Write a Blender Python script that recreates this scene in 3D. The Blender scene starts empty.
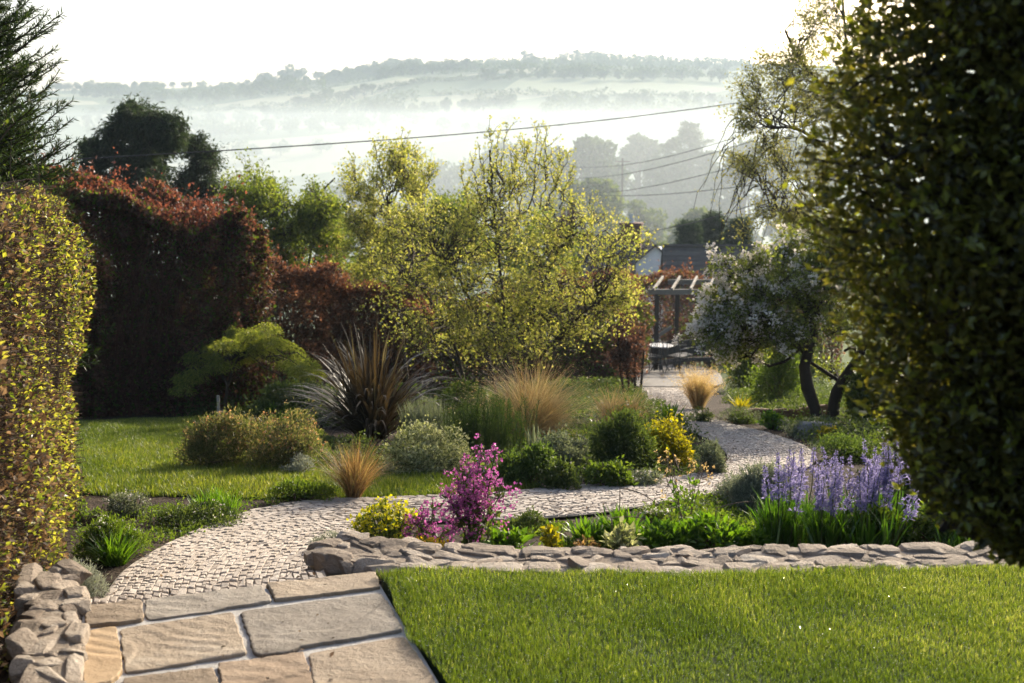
import bpy, math, random
import numpy as np
from mathutils import Vector

# ------------------------------------------------------------------ scene, camera model
sc = bpy.context.scene
COL = sc.collection
rs = np.random.default_rng(11)
random.seed(5)
FPX, CX, CY, HOR, CZ = 1280.0, 512.0, 341.5, 130.0, 2.2
PITCH = math.atan((CY - HOR) / FPX)
CP, SP = math.cos(PITCH), math.sin(PITCH)


def zat(py, Y):
    v = (CY - py) / FPX
    return CZ + Y * (v * CP - SP) / (CP + v * SP)


def xat(px, py, Y):
    v = (CY - py) / FPX
    return (px - CX) / FPX * Y / (CP + v * SP)


def sstep(a, b, x):
    t = np.clip((x - a) / (b - a), 0, 1)
    return t * t * (3 - 2 * t)


def noise2(x, y, seed=0):
    """smooth pseudo noise from a few sines, about -1..1"""
    r = np.random.default_rng(seed)
    o = np.zeros(np.broadcast(x, y).shape)
    for k in range(5):
        a, b, c = r.uniform(-1, 1), r.uniform(-1, 1), r.uniform(0, 6.28)
        o = o + np.sin(1.7 * a * x + 1.7 * b * y + c + np.sin(b * x * 1.3 - a * y))
    return o / 3.0


# ------------------------------------------------------------------ terrain
_PY = np.array([5.5, 6.0, 7, 7.9, 9.2, 10.6, 13, 16, 19, 23, 28, 35, 45, 70, 120, 180, 260, 400, 540])
_PZ = np.array([-.24, -.27, -.34, -.45, -.6, -.76, -1.1, -1.52, -2.02, -2.75, -3.6, -4.45, -6, -9.6, -16, -21, -26, -31, -31])
_YY = np.linspace(5.5, 540, 8000)
_ZZ = np.interp(_YY, _PY, _PZ)
_k = np.concatenate([np.exp(-0.5 * (np.arange(-14, 15) / 6.0) ** 2)])
_k /= _k.sum()
_ZS = np.convolve(np.pad(_ZZ, 14, mode='edge'), _k, mode='valid')
_CPX = np.array([-700, -200, 0, 100, 230, 330, 400, 440, 520, 600, 740, 900, 1300, 1900])
_CPY = np.array([100, 95, 93, 92, 88, 80, 70, 68, 62, 62, 66, 70, 72, 80])
YC = 1500.0


def ydrop(x):
    return np.interp(x, [-8, -3, -1.97, -0.71, 0, 2.6, 8], [4.2, 5.52, 5.90, 6.40, 6.40, 6.42, 6.6])


def gz(x, y):
    x = np.asarray(x, float)
    y = np.asarray(y, float)
    low = np.interp(y, _YY, _ZS)
    s = sstep(0.0, 0.10, y - ydrop(x))
    z = -0.05 * (1 - s) + low * s
    # far hill
    t = np.clip((y - 540) / (YC - 540), 0, 1)
    px = x / np.maximum(y, 1) * FPX + CX
    zc = CZ + (HOR - np.interp(px, _CPX, _CPY)) / FPX * YC
    shape = t ** 0.85 + 0.035 * np.sin(t * 11) * np.sin(t * math.pi) + .02 * noise2(x / 90, y / 90, 4) * np.sin(t * math.pi)
    hill = -31 + (zc + 31) * shape
    past = np.clip((y - YC) / 500, 0, 1)
    hill = hill - 40 * past ** 1.5
    z = np.where(y > 540, hill, z)
    far = sstep(40, 120, y)
    z = z + far * 0.8 * noise2(x / 30, y / 30, 9)
    return z


def hit(px, py, y0=6.6, y1=400):
    Y = np.concatenate([np.arange(y0, 60, .02), np.arange(60, y1, .5)])
    z = zat(py, Y)
    x = xat(px, py, Y)
    g = gz(x, Y)
    i = int(np.argmax(z <= g))
    return np.array([x[i], Y[i], g[i]])


def onplane(px, py, z=0.0):
    v = (CY - py) / FPX
    Y = (z - CZ) * (CP + v * SP) / (v * CP - SP)
    return np.array([xat(px, py, Y), Y, z])


def gp(px, Y, py=400):
    x = float(xat(px, py, Y))
    return np.array([x, Y, float(gz(x, Y))])


# ------------------------------------------------------------------ mesh buffer
def nrm(v):
    return v / np.maximum(np.linalg.norm(v, axis=-1, keepdims=True), 1e-9)


class Buf:
    def __init__(self):
        self.V, self.F, self.n = [], [], 0

    def add(self, V, F, rnd=None, mi=0):
        V = np.asarray(V, float).reshape(-1, 3)
        F = np.asarray(F, int)
        if rnd is None:
            rnd = rs.random(len(F))
        rnd = np.broadcast_to(np.asarray(rnd, float), (len(F),))
        self.F.append((F + self.n, rnd, mi))
        self.V.append(V)
        self.n += len(V)
        return self

    def mesh(self, name, mats, smooth=False):
        V = np.concatenate(self.V)
        me = bpy.data.meshes.new(name)
        me.vertices.add(len(V))
        me.vertices.foreach_set('co', V.astype(np.float32).ravel())
        tot = np.concatenate([np.full(len(F), F.shape[1]) for F, _, _ in self.F])
        li = np.concatenate([F.ravel() for F, _, _ in self.F])
        st = np.concatenate([[0], np.cumsum(tot)[:-1]])
        me.loops.add(len(li))
        me.loops.foreach_set('vertex_index', li.astype(np.int32))
        me.polygons.add(len(tot))
        me.polygons.foreach_set('loop_start', st.astype(np.int32))
        me.polygons.foreach_set('loop_total', tot.astype(np.int32))
        mi = np.concatenate([np.full(len(F), m) for F, _, m in self.F])
        me.polygons.foreach_set('material_index', mi.astype(np.int32))
        me.polygons.foreach_set('use_smooth', np.full(len(tot), smooth))
        a = me.attributes.new('rnd', 'FLOAT', 'FACE')
        a.data.foreach_set('value', np.concatenate([r for _, r, _ in self.F]).astype(np.float32))
        for m in (mats if isinstance(mats, (list, tuple)) else [mats]):
            me.materials.append(m)
        me.update(calc_edges=True)
        me.validate()
        return me

    def build(self, name, mats, parent=None, smooth=False, loc=None):
        o = bpy.data.objects.new(name, self.mesh(name, mats, smooth))
        COL.objects.link(o)
        if parent is not None:
            o.parent = parent
        if loc is not None:
            o.location = loc
        return o


def tag(o, label=None, cat=None, group=None, kind=None):
    if label:
        o['label'] = label
    if cat:
        o['category'] = cat
    if group:
        o['group'] = group
    if kind:
        o['kind'] = kind
    return o


def thing(name, label, cat, loc, group=None):
    o = bpy.data.objects.new(name, None)
    COL.objects.link(o)
    o.location = tuple(float(v) for v in loc)
    o.empty_display_size = 0.1
    return tag(o, label, cat, group)


def copy_thing(src, loc, rz=0.0, s=1.0, label=None, group=None):
    r = src.copy()
    COL.objects.link(r)
    r.location = tuple(float(v) for v in loc)
    r.rotation_euler = (0, 0, rz)
    r.scale = (s, s, s) if not isinstance(s, (tuple, list)) else s
    if label:
        r['label'] = label
    if group:
        r['group'] = group
    for ch in list(src.children):
        c = ch.copy()
        COL.objects.link(c)
        c.parent = r
        for g in list(ch.children):
            d = g.copy()
            COL.objects.link(d)
            d.parent = c
    return r


# ------------------------------------------------------------------ shape makers
def rdir(n, up=0.0):
    v = rs.normal(size=(n, 3))
    v[:, 2] += up
    return nrm(v)


def leaves(buf, P, D, size, wr=.55, rnd=None, upn=.6, fold=.12, mi=0):
    P = np.asarray(P, float)
    n = len(P)
    if n == 0:
        return
    size = np.broadcast_to(np.asarray(size, float), (n,))[:, None]
    D = nrm(D)
    N = rs.normal(size=(n, 3))
    N[:, 2] += upn * 2
    N = nrm(N - D * np.sum(N * D, 1, keepdims=True))
    S = np.cross(D, N)
    V = np.empty((n, 4, 3))
    V[:, 0] = P
    V[:, 1] = P + size * (S * wr * .5 + D * .45 + N * fold)
    V[:, 2] = P + size * D
    V[:, 3] = P + size * (-S * wr * .5 + D * .45 + N * fold)
    F = np.arange(n * 4).reshape(n, 4)
    buf.add(V, F, rs.random(n) if rnd is None else rnd, mi)


def blades(buf, P, az, L, w, lean, bend, segs=3, rnd=None, twist=None, fold=0.0, droop_pow=1.3, mi=0):
    n = len(P)
    L = np.broadcast_to(np.asarray(L, float), (n,))
    w = np.broadcast_to(np.asarray(w, float), (n,))
    lean = np.broadcast_to(np.asarray(lean, float), (n,))
    bend = np.broadcast_to(np.asarray(bend, float), (n,))
    A = np.stack([np.cos(az), np.sin(az), np.zeros(n)], 1)
    tw = rs.uniform(-.9, .9, n) if twist is None else np.broadcast_to(twist, (n,))
    sa = az + math.pi / 2 + tw
    S = np.stack([np.cos(sa), np.sin(sa), np.zeros(n)], 1)
    p = np.array(P, float)
    rows = []
    for i in range(segs + 1):
        t = i / segs
        ww = w * np.interp(t, [0, .35, .75, 1], [.7, 1, .6, 0.0])
        rows.append((p - S * ww[:, None] / 2, p + S * ww[:, None] / 2))
        th = lean + bend * t ** droop_pow
        p = p + (A * np.sin(th)[:, None] + np.array([0, 0, 1.]) * np.cos(th)[:, None]) * (L / segs)[:, None]
    V = np.empty((n, 2 * segs + 1, 3))
    for i in range(segs):
        V[:, 2 * i], V[:, 2 * i + 1] = rows[i]
    V[:, 2 * segs] = rows[segs][0]
    base = (np.arange(n) * (2 * segs + 1))[:, None]
    r = rs.random(n) if rnd is None else rnd
    q = []
    for i in range(segs - 1):
        q.append(base + np.array([[2 * i, 2 * i + 1, 2 * i + 3, 2 * i + 2]]))
    V2 = V.reshape(-1, 3)
    n0 = buf.n
    tri = base + np.array([[2 * segs - 2, 2 * segs - 1, 2 * segs]])
    buf.add(V2, tri, r, mi)
    if q:
        Q = np.concatenate(q) + n0
        buf.F.append((Q, np.tile(r, segs - 1), mi))
    return p


def tubes(buf, PTS, R, sides=5, rnd=None, cap=True, mi=0):
    """PTS (n,m,3) polylines, R (n,m) radii"""
    PTS = np.asarray(PTS, float)
    if PTS.ndim == 2:
        PTS = PTS[None]
    n, m, _ = PTS.shape
    R = np.broadcast_to(np.asarray(R, float), (n, m))
    T = np.gradient(PTS, axis=1)
    T = nrm(T)
    ref = np.where(np.abs(T[:, :1, 2:3]) > .8, np.array([[[1., 0.13, 0]]]), np.array([[[0, 0.1, 1.]]]))
    S = nrm(np.cross(T, np.broadcast_to(ref, T.shape)))
    N = np.cross(S, T)
    a = np.arange(sides) / sides * 2 * math.pi
    V = PTS[:, :, None] + R[:, :, None, None] * (S[:, :, None] * np.cos(a)[None, None, :, None] + N[:, :, None] * np.sin(a)[None, None, :, None])
    idx = np.arange(n * m * sides).reshape(n, m, sides)
    nx = np.roll(idx, -1, axis=2)
    F = np.stack([idx[:, :-1], nx[:, :-1], nx[:, 1:], idx[:, 1:]], -1).reshape(-1, 4)
    r = rs.random(n) if rnd is None else np.broadcast_to(rnd, (n,))
    buf.add(V, F, np.repeat(r, (m - 1) * sides), mi)


def curve_pts(a, b, m=6, sag=0.0, wig=0.0, up=None):
    """arrays a,b (n,3) -> (n,m,3) bowed polylines"""
    a = np.atleast_2d(a).astype(float)
    b = np.atleast_2d(b).astype(float)
    n = max(len(a), len(b))
    a = np.broadcast_to(a, (n, 3))
    b = np.broadcast_to(b, (n, 3))
    t = np.linspace(0, 1, m)[None, :, None]
    P = a[:, None] * (1 - t) + b[:, None] * t
    L = np.linalg.norm(b - a, axis=1)[:, None, None]
    bow = np.sin(t * math.pi)
    P = P + bow * L * np.array([0, 0, 1.]) * sag
    if wig:
        W = rs.normal(size=(n, m, 3)) * wig * L
        W[:, 0] = 0
        W[:, -1] = 0
        P = P + W
    return P


def box(buf, c, d, rot=0.0, rnd=None, mi=0):
    x, y, z = np.array(d) / 2
    V = np.array([[sx * x, sy * y, sz * z] for sz in (-1, 1) for sy in (-1, 1) for sx in (-1, 1)])
    cr, sr = math.cos(rot), math.sin(rot)
    V = V @ np.array([[cr, sr, 0], [-sr, cr, 0], [0, 0, 1]]) + np.array(c)
    F = [[0, 2, 3, 1], [4, 5, 7, 6], [0, 1, 5, 4], [2, 6, 7, 3], [0, 4, 6, 2], [1, 3, 7, 5]]
    buf.add(V, F, rnd, mi)


def beam(buf, a, b, w, h, rnd=None, mi=0):
    a, b = np.array(a, float), np.array(b, float)
    t = nrm((b - a)[None])[0]
    ref = np.array([0, 0, 1.]) if abs(t[2]) < .9 else np.array([1., 0, 0])
    s = nrm(np.cross(t, ref)[None])[0]
    n = np.cross(s, t)
    V = [p + s * w / 2 * i + n * h / 2 * j for p in (a, b) for i, j in ((-1, -1), (1, -1), (1, 1), (-1, 1))]
    F = [[0, 1, 2, 3], [7, 6, 5, 4], [0, 4, 5, 1], [1, 5, 6, 2], [2, 6, 7, 3], [3, 7, 4, 0]]
    buf.add(V, F, rnd, mi)


def rock(buf, c, d, rot, n=4, rough=.10, power=4.0, rnd=None, seed=0, flat=0.0):
    g = np.linspace(-1, 1, n + 1)
    u, v = np.meshgrid(g, g)
    faces_v = []
    for ax in range(3):
        for sg in (-1, 1):
            q = np.zeros((n + 1, n + 1, 3))
            q[..., ax] = sg
            q[..., (ax + 1) % 3] = u * sg
            q[..., (ax + 2) % 3] = v
            faces_v.append(q.reshape(-1, 3))
    V = np.concatenate(faces_v)
    V = V / (np.sum(np.abs(V) ** power, 1, keepdims=True) ** (1 / power))
    r = np.random.default_rng(seed)
    K = r.normal(size=(6, 3)) * 2.2
    ph = r.uniform(0, 6.28, 6)
    nz = np.sin(V @ K.T + ph).mean(1) + .6 * np.sin(V @ (K * 2.9).T + ph * 1.7).mean(1)
    nz = np.where(nz > .1, .1 + (nz - .1) * .35, nz)
    V = V * (1 + rough * .8 * nz)[:, None]
    # split faces: flatten whatever lies outside a few random planes
    for _ in range(9):
        nn = r.normal(size=3)
        nn /= np.linalg.norm(nn)
        s_ = V @ nn
        V = V - np.maximum(0, s_ - r.uniform(.62, .98) * s_.max())[:, None] * nn
    V = V * np.array(d) / 2
    V[:, 2] += flat * V[:, 0]
    cr, sr = math.cos(rot), math.sin(rot)
    V = V @ np.array([[cr, sr, 0], [-sr, cr, 0], [0, 0, 1]]) + np.array(c)
    i, j = np.meshgrid(np.arange(n), np.arange(n))
    q = (j * (n + 1) + i).ravel()
    one = np.stack([q, q + 1, q + n + 2, q + n + 1], 1)
    F = np.concatenate([one + k * (n + 1) ** 2 for k in range(6)])
    buf.add(V, F, rs.random() if rnd is None else rnd)


# ------------------------------------------------------------------ materials
def mat(name):
    m = bpy.data.materials.new(name)
    m.use_nodes = True
    nt = m.node_tree
    nt.nodes.clear()
    out = nt.nodes.new('ShaderNodeOutputMaterial')
    return m, nt, out


def ramp(nt, fac, cols, interp='LINEAR'):
    r = nt.nodes.new('ShaderNodeValToRGB')
    r.color_ramp.interpolation = interp
    e = r.color_ramp.elements
    while len(e) < len(cols):
        e.new(0.5)
    for i, c in enumerate(cols):
        e[i].position = i / max(1, len(cols) - 1)
        e[i].color = (*c, 1)
    nt.links.new(fac, r.inputs[0])
    return r.outputs[0]


def leaf_mat(name, cols, tf=.45, tint=(2.0, 1.9, .7), rough=.5, spec=.3, clump=0.0):
    """cols: leaf colours spread by the per-leaf random value; part of the light passes through the leaf"""
    m, nt, out = mat(name)
    at = nt.nodes.new('ShaderNodeAttribute')
    at.attribute_name = 'rnd'
    fac = at.outputs['Fac']
    if clump:
        tc = nt.nodes.new('ShaderNodeTexCoord')
        ns = nt.nodes.new('ShaderNodeTexNoise')
        ns.inputs['Scale'].default_value = clump
        nt.links.new(tc.outputs['Object'], ns.inputs['Vector'])
        mx = nt.nodes.new('ShaderNodeMath')
        mx.operation = 'MULTIPLY_ADD'
        mx.inputs[1].default_value = 1.6
        mx.inputs[2].default_value = -.8
        nt.links.new(ns.outputs[0], mx.inputs[0])
        ad = nt.nodes.new('ShaderNodeMath')
        ad.operation = 'ADD'
        ad.use_clamp = True
        nt.links.new(mx.outputs[0], ad.inputs[0])
        nt.links.new(fac, ad.inputs[1])
        fac = ad.outputs[0]
    c = ramp(nt, fac, cols)
    p = nt.nodes.new('ShaderNodeBsdfPrincipled')
    p.inputs['Roughness'].default_value = rough
    p.inputs['Specular IOR Level'].default_value = spec
    nt.links.new(c, p.inputs['Base Color'])
    t = nt.nodes.new('ShaderNodeBsdfTranslucent')
    vm = nt.nodes.new('ShaderNodeVectorMath')
    vm.operation = 'MULTIPLY'
    vm.inputs[1].default_value = tint
    nt.links.new(c, vm.inputs[0])
    nt.links.new(vm.outputs[0], t.inputs['Color'])
    mix = nt.nodes.new('ShaderNodeMixShader')
    mix.inputs[0].default_value = tf
    nt.links.new(p.outputs[0], mix.inputs[1])
    nt.links.new(t.outputs[0], mix.inputs[2])
    nt.links.new(mix.outputs[0], out.inputs['Surface'])
    return m


def surf_mat(name, cols, scale=8.0, rough=.85, bump=0.3, bscale=None, spec=.25, rndmix=.5, detail=6, metal=0.0, bdist=.02):
    """noise-mottled solid surface with per-face variation and bump"""
    m, nt, out = mat(name)
    tc = nt.nodes.new('ShaderNodeTexCoord')
    ns = nt.nodes.new('ShaderNodeTexNoise')
    ns.inputs['Scale'].default_value = scale
    ns.inputs['Detail'].default_value = detail
    ns.inputs['Roughness'].default_value = .65
    nt.links.new(tc.outputs['Object'], ns.inputs['Vector'])
    at = nt.nodes.new('ShaderNodeAttribute')
    at.attribute_name = 'rnd'
    a = nt.nodes.new('ShaderNodeMath')
    a.operation = 'MULTIPLY_ADD'
    a.inputs[1].default_value = 1.8
    a.inputs[2].default_value = -.4
    nt.links.new(ns.outputs[0], a.inputs[0])
    mx = nt.nodes.new('ShaderNodeMix')
    mx.inputs[0].default_value = rndmix
    nt.links.new(a.outputs[0], mx.inputs[2])
    nt.links.new(at.outputs['Fac'], mx.inputs[3])
    c = ramp(nt, mx.outputs[0], cols)
    p = nt.nodes.new('ShaderNodeBsdfPrincipled')
    p.inputs['Roughness'].default_value = rough
    p.inputs['Specular IOR Level'].default_value = spec
    p.inputs['Metallic'].default_value = metal
    nt.links.new(c, p.inputs['Base Color'])
    if bump:
        n2 = nt.nodes.new('ShaderNodeTexNoise')
        n2.inputs['Scale'].default_value = bscale or scale * 3
        n2.inputs['Detail'].default_value = 8
        n2.inputs['Roughness'].default_value = .7
        nt.links.new(tc.outputs['Object'], n2.inputs['Vector'])
        b = nt.nodes.new('ShaderNodeBump')
        b.inputs['Strength'].default_value = bump
        b.inputs['Distance'].default_value = bdist
        nt.links.new(n2.outputs[0], b.inputs['Height'])
        nt.links.new(b.outputs[0], p.inputs['Normal'])
    nt.links.new(p.outputs[0], out.inputs['Surface'])
    return m


M = {}
M['bark'] = surf_mat('bark', [(.03, .022, .016), (.09, .07, .05)], 12, .9, .6)
M['bark_dark'] = surf_mat('bark_dark', [(.018, .013, .01), (.06, .044, .032)], 12, .9, .6)
M['bark_red'] = surf_mat('bark_red', [(.07, .035, .02), (.18, .10, .055)], 14, .85, .5)
M['twig'] = surf_mat('twig', [(.06, .04, .028), (.14, .095, .06)], 20, .9, 0)
M['twig_red'] = surf_mat('twig_red', [(.07, .03, .022), (.15, .075, .05)], 20, .9, 0)
M['soil'] = surf_mat('soil', [(.012, .008, .006), (.035, .024, .017), (.07, .05, .036)], 9, .95, .9, 40, .15, 0.0, 9, 0, .05)
M['stem'] = leaf_mat('green_stem', [(.05, .07, .025), (.09, .11, .04)], .15)

# ------------------------------------------------------------------ ground sheet
def spaced(parts):
    out = []
    for a, b, s in parts:
        out.append(np.arange(a, b, s))
    return np.unique(np.concatenate(out).round(3))


gy = np.concatenate([np.linspace(-45, 3, 12)[:-1], np.arange(3, 7, .1), np.arange(7, 18, .2), np.arange(18, 46, .5),
                     np.geomspace(46, 400, 50)[:-1], np.linspace(400, 1600, 110), np.linspace(1620, 2040, 10)])
gxp = np.concatenate([np.arange(0, 6, .2), np.arange(6, 14, .5), np.geomspace(14, 120, 24)[:-1], np.linspace(120, 1240, 90)])
gx = np.concatenate([-gxp[:0:-1], gxp])
XX, YYg = np.meshgrid(gx, gy)
ZZg = gz(XX, YYg)
nx_, ny_ = len(gx), len(gy)
Vg = np.stack([XX, YYg, ZZg], -1).reshape(-1, 3)
ii, jj = np.meshgrid(np.arange(nx_ - 1), np.arange(ny_ - 1))
q0 = (jj * nx_ + ii).ravel()
Fg = np.stack([q0, q0 + 1, q0 + nx_ + 1, q0 + nx_], 1)

# garden soil near, rough grass beyond the garden, a patchwork of fields on the far hill
m, nt, out = mat('ground_earth')
geo = nt.nodes.new('ShaderNodeNewGeometry')
sep = nt.nodes.new('ShaderNodeSeparateXYZ')
nt.links.new(geo.outputs['Position'], sep.inputs[0])


def nmath(op, a=None, b=None, va=0.0, vb=0.0, clamp=False):
    n = nt.nodes.new('ShaderNodeMath')
    n.operation = op
    n.use_clamp = clamp
    n.inputs[0].default_value = va
    n.inputs[1].default_value = vb
    if a is not None:
        nt.links.new(a, n.inputs[0])
    if b is not None:
        nt.links.new(b, n.inputs[1])
    return n.outputs[0]


n1 = nt.nodes.new('ShaderNodeTexNoise')
n1.inputs['Scale'].default_value = 6
n1.inputs['Detail'].default_value = 9
nt.links.new(geo.outputs['Position'], n1.inputs['Vector'])
soilc = ramp(nt, n1.outputs[0], [(.014, .010, .007), (.04, .028, .02), (.085, .062, .045)])
n2 = nt.nodes.new('ShaderNodeTexNoise')
n2.inputs['Scale'].default_value = .4
n2.inputs['Detail'].default_value = 8
nt.links.new(geo.outputs['Position'], n2.inputs['Vector'])
grassc = ramp(nt, n2.outputs[0], [(.035, .05, .015), (.07, .10, .03), (.10, .13, .05)])
mp = nt.nodes.new('ShaderNodeMapping')
mp.inputs['Scale'].default_value = (1 / 150., 1 / 105., 0)
mp.inputs['Rotation'].default_value = (0, 0, .22)
nt.links.new(geo.outputs['Position'], mp.inputs[0])
vo = nt.nodes.new('ShaderNodeTexVoronoi')
vo.inputs['Scale'].default_value = 1.0
vo.inputs['Randomness'].default_value = .75
nt.links.new(mp.outputs[0], vo.inputs['Vector'])
sp = nt.nodes.new('ShaderNodeSeparateColor')
nt.links.new(vo.outputs['Color'], sp.inputs[0])
fieldc = ramp(nt, sp.outputs[0], [(.04, .065, .026), (.15, .17, .09), (.05, .08, .032), (.07, .10, .04), (.20, .20, .12), (.05, .075, .03)], 'CONSTANT')
f1 = nmath('MULTIPLY_ADD', sep.outputs['Y'], None, vb=1 / 8., clamp=True)
nt.nodes[-1].inputs[2].default_value = -44 / 8.
f2 = nmath('MULTIPLY_ADD', sep.outputs['Y'], None, vb=1 / 60., clamp=True)
nt.nodes[-1].inputs[2].default_value = -420 / 60.


def cmix(f, a, b):
    n = nt.nodes.new('ShaderNodeMix')
    n.data_type = 'RGBA'
    nt.links.new(f, n.inputs[0])
    nt.links.new(a, n.inputs[6])
    nt.links.new(b, n.inputs[7])
    return n.outputs[2]


f3 = nmath('MULTIPLY_ADD', sep.outputs['X'], None, vb=1 / 1.5, clamp=True)
nt.nodes[-1].inputs[2].default_value = -4.4 / 1.5
col = cmix(f2, cmix(nmath('MAXIMUM', f1, f3), soilc, grassc), fieldc)
pb = nt.nodes.new('ShaderNodeBsdfPrincipled')
pb.inputs['Roughness'].default_value = .95
pb.inputs['Specular IOR Level'].default_value = .1
nt.links.new(col, pb.inputs['Base Color'])
bn = nt.nodes.new('ShaderNodeTexNoise')
bn.inputs['Scale'].default_value = 28
bn.inputs['Detail'].default_value = 9
nt.links.new(geo.outputs['Position'], bn.inputs['Vector'])
bp = nt.nodes.new('ShaderNodeBump')
bp.inputs['Strength'].default_value = .9
bp.inputs['Distance'].default_value = .04
nt.links.new(bn.outputs[0], bp.inputs['Height'])
nt.links.new(bp.outputs[0], pb.inputs['Normal'])
nt.links.new(pb.outputs[0], out.inputs['Surface'])
M['ground'] = m
g = Buf().add(Vg, Fg).build('ground', M['ground'], smooth=True)
tag(g, kind='structure')

# clods and mulch on the open soil beds
sb = Buf()


def scatter_poly(poly, n):
    poly = np.asarray(poly)
    lo, hi = poly.min(0), poly.max(0)
    out_ = []
    tot = 0
    while tot < n:
        p = rs.uniform(lo, hi, (n * 2, 2))
        inside = np.zeros(len(p), bool)
        j = len(poly) - 1
        for i in range(len(poly)):
            a, b = poly[i], poly[j]
            c = ((a[1] > p[:, 1]) != (b[1] > p[:, 1])) & (p[:, 0] < (b[0] - a[0]) * (p[:, 1] - a[1]) / (b[1] - a[1] + 1e-12) + a[0])
            inside ^= c
            j = i
        q = p[inside]
        out_.append(q)
        tot += len(q)
    return np.concatenate(out_)[:n]


# ------------------------------------------------------------------ cobbled path
INN = [(72, 668), (86, 622), (104, 592), (130, 571), (180, 542), (240, 517), (310, 503), (400, 500), (480, 497), (560, 490), (640, 484),
       (690, 477), (718, 470), (728, 461), (722, 450), (700, 437), (668, 424), (648, 410), (642, 396), (638, 383)]
OUT = [(336, 760), (330, 640), (318, 590), (325, 560), (345, 538), (375, 527), (410, 524), (460, 523), (520, 522), (590, 517), (650, 508),
       (715, 496), (770, 482), (812, 466), (806, 449), (768, 435), (722, 423), (700, 411), (698, 396), (720, 383)]


def path_pts(pl):
    pts = []
    for px, py in pl:
        if py > 585:
            w = onplane(px, py, -.25)
        else:
            w = hit(px, py)
        pts.append(w[:2])
    return np.array(pts)


def smooth_poly(P, n):
    # Catmull-Rom through the points, resampled in n steps (same parameter on both edges)
    k = len(P)
    t = np.linspace(0, k - 1, n)
    i = np.clip(t.astype(int), 0, k - 2)
    f = (t - i)[:, None]
    p0, p1, p2, p3 = P[np.maximum(i - 1, 0)], P[i], P[i + 1], P[np.minimum(i + 2, k - 1)]
    return .5 * ((2 * p1) + (-p0 + p2) * f + (2 * p0 - 5 * p1 + 4 * p2 - p3) * f ** 2 + (-p0 + 3 * p1 - 3 * p2 + p3) * f ** 3)


NP = 900
PI_, PO_ = smooth_poly(path_pts(INN), NP), smooth_poly(path_pts(OUT), NP)
mid = (PI_ + PO_) / 2
arc = np.concatenate([[0], np.cumsum(np.linalg.norm(np.diff(mid, axis=0), axis=1))])


def path_at(s, a):
    """s across 0..1, a arc length"""
    xi = np.interp(a, arc, PI_[:, 0]), np.interp(a, arc, PI_[:, 1])
    xo = np.interp(a, arc, PO_[:, 0]), np.interp(a, arc, PO_[:, 1])
    return np.stack([xi[0] * (1 - s) + xo[0] * s, xi[1] * (1 - s) + xo[1] * s], -1)


M['sett'] = surf_mat('sett_stone', [(.25, .205, .165), (.34, .285, .235), (.41, .355, .30), (.47, .415, .355)], 14, .78, .5, 60, .35, .6)
M['joint'] = surf_mat('path_joint', [(.20, .17, .14), (.30, .26, .22)], 30, .95, .4)
root = thing('cobbled_path', None, None, (0, 0, 0))
tag(root, kind='structure')
bed = Buf()
aa = np.linspace(0, arc[-1], 260)
ss = np.linspace(-.01, 1.01, 12)
A2, S2 = np.meshgrid(aa, ss, indexing='ij')
pp = path_at(S2.ravel(), A2.ravel())
zz = gz(pp[:, 0], pp[:, 1]) + .022
q = (np.arange(259)[:, None] * 12 + np.arange(11)[None]).ravel()
bed.add(np.column_stack([pp, zz]), np.stack([q, q + 1, q + 13, q + 12], 1))
bed.build('joint_bed', M['joint'], root, smooth=True)
st = Buf()
NL = 30
for l in range(NL):
    a = rs.uniform(0, .1)
    cuts = []
    while a < arc[-1] - .2:
        cuts.append(a)
        a += rs.choice([.06, .075, .09, .12]) * rs.uniform(.85, 1.15)
    cuts = np.array(cuts)
    n = len(cuts) - 1
    a0, a1 = cuts[:-1], cuts[1:]
    s0, s1 = l / NL, (l + 1) / NL
    js = lambda: rs.uniform(-.004, .004, n)
    cor = [(s0 + js(), a0), (s1 + js(), a0), (s1 + js(), a1), (s0 + js(), a1)]
    C = np.stack([path_at(s, a_ + rs.uniform(-.006, .006, n)) for s, a_ in cor], 1)  # n,4,2
    cen = C.mean(1, keepdims=True)
    d = C - cen
    ln = np.linalg.norm(d, axis=2, keepdims=True)
    bot = cen + d * (1 - .0045 / ln)
    top = cen + d * (1 - .0115 / ln)
    zg = gz(bot[..., 0], bot[..., 1])
    hz = rs.normal(.030, .0016, n)[:, None]
    tiltx = rs.normal(0, .002, (n, 4))
    VB = np.concatenate([bot, (zg + .012)[..., None]], 2)
    VM = np.concatenate([cen + d * (1 - .006 / ln), (zg + hz - .004)[..., None]], 2)
    VT = np.concatenate([top, (zg + hz + tiltx)[..., None]], 2)
    V = np.concatenate([VB, VM, VT], 1)
    base = (np.arange(n) * 12)[:, None]
    fl = []
    for k in range(4):
        k2 = (k + 1) % 4
        fl.append([k, k2, 4 + k2, 4 + k])
        fl.append([4 + k, 4 + k2, 8 + k2, 8 + k])
    fl.append([8, 9, 10, 11])
    F = np.concatenate([base + np.array([f]) for f in fl])
    r = np.clip(rs.normal(.5, .28, n), 0, 1)
    st.add(V.reshape(-1, 3), F, np.tile(r, len(fl)))
st.build('cobbles', M['sett'], root)

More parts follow.
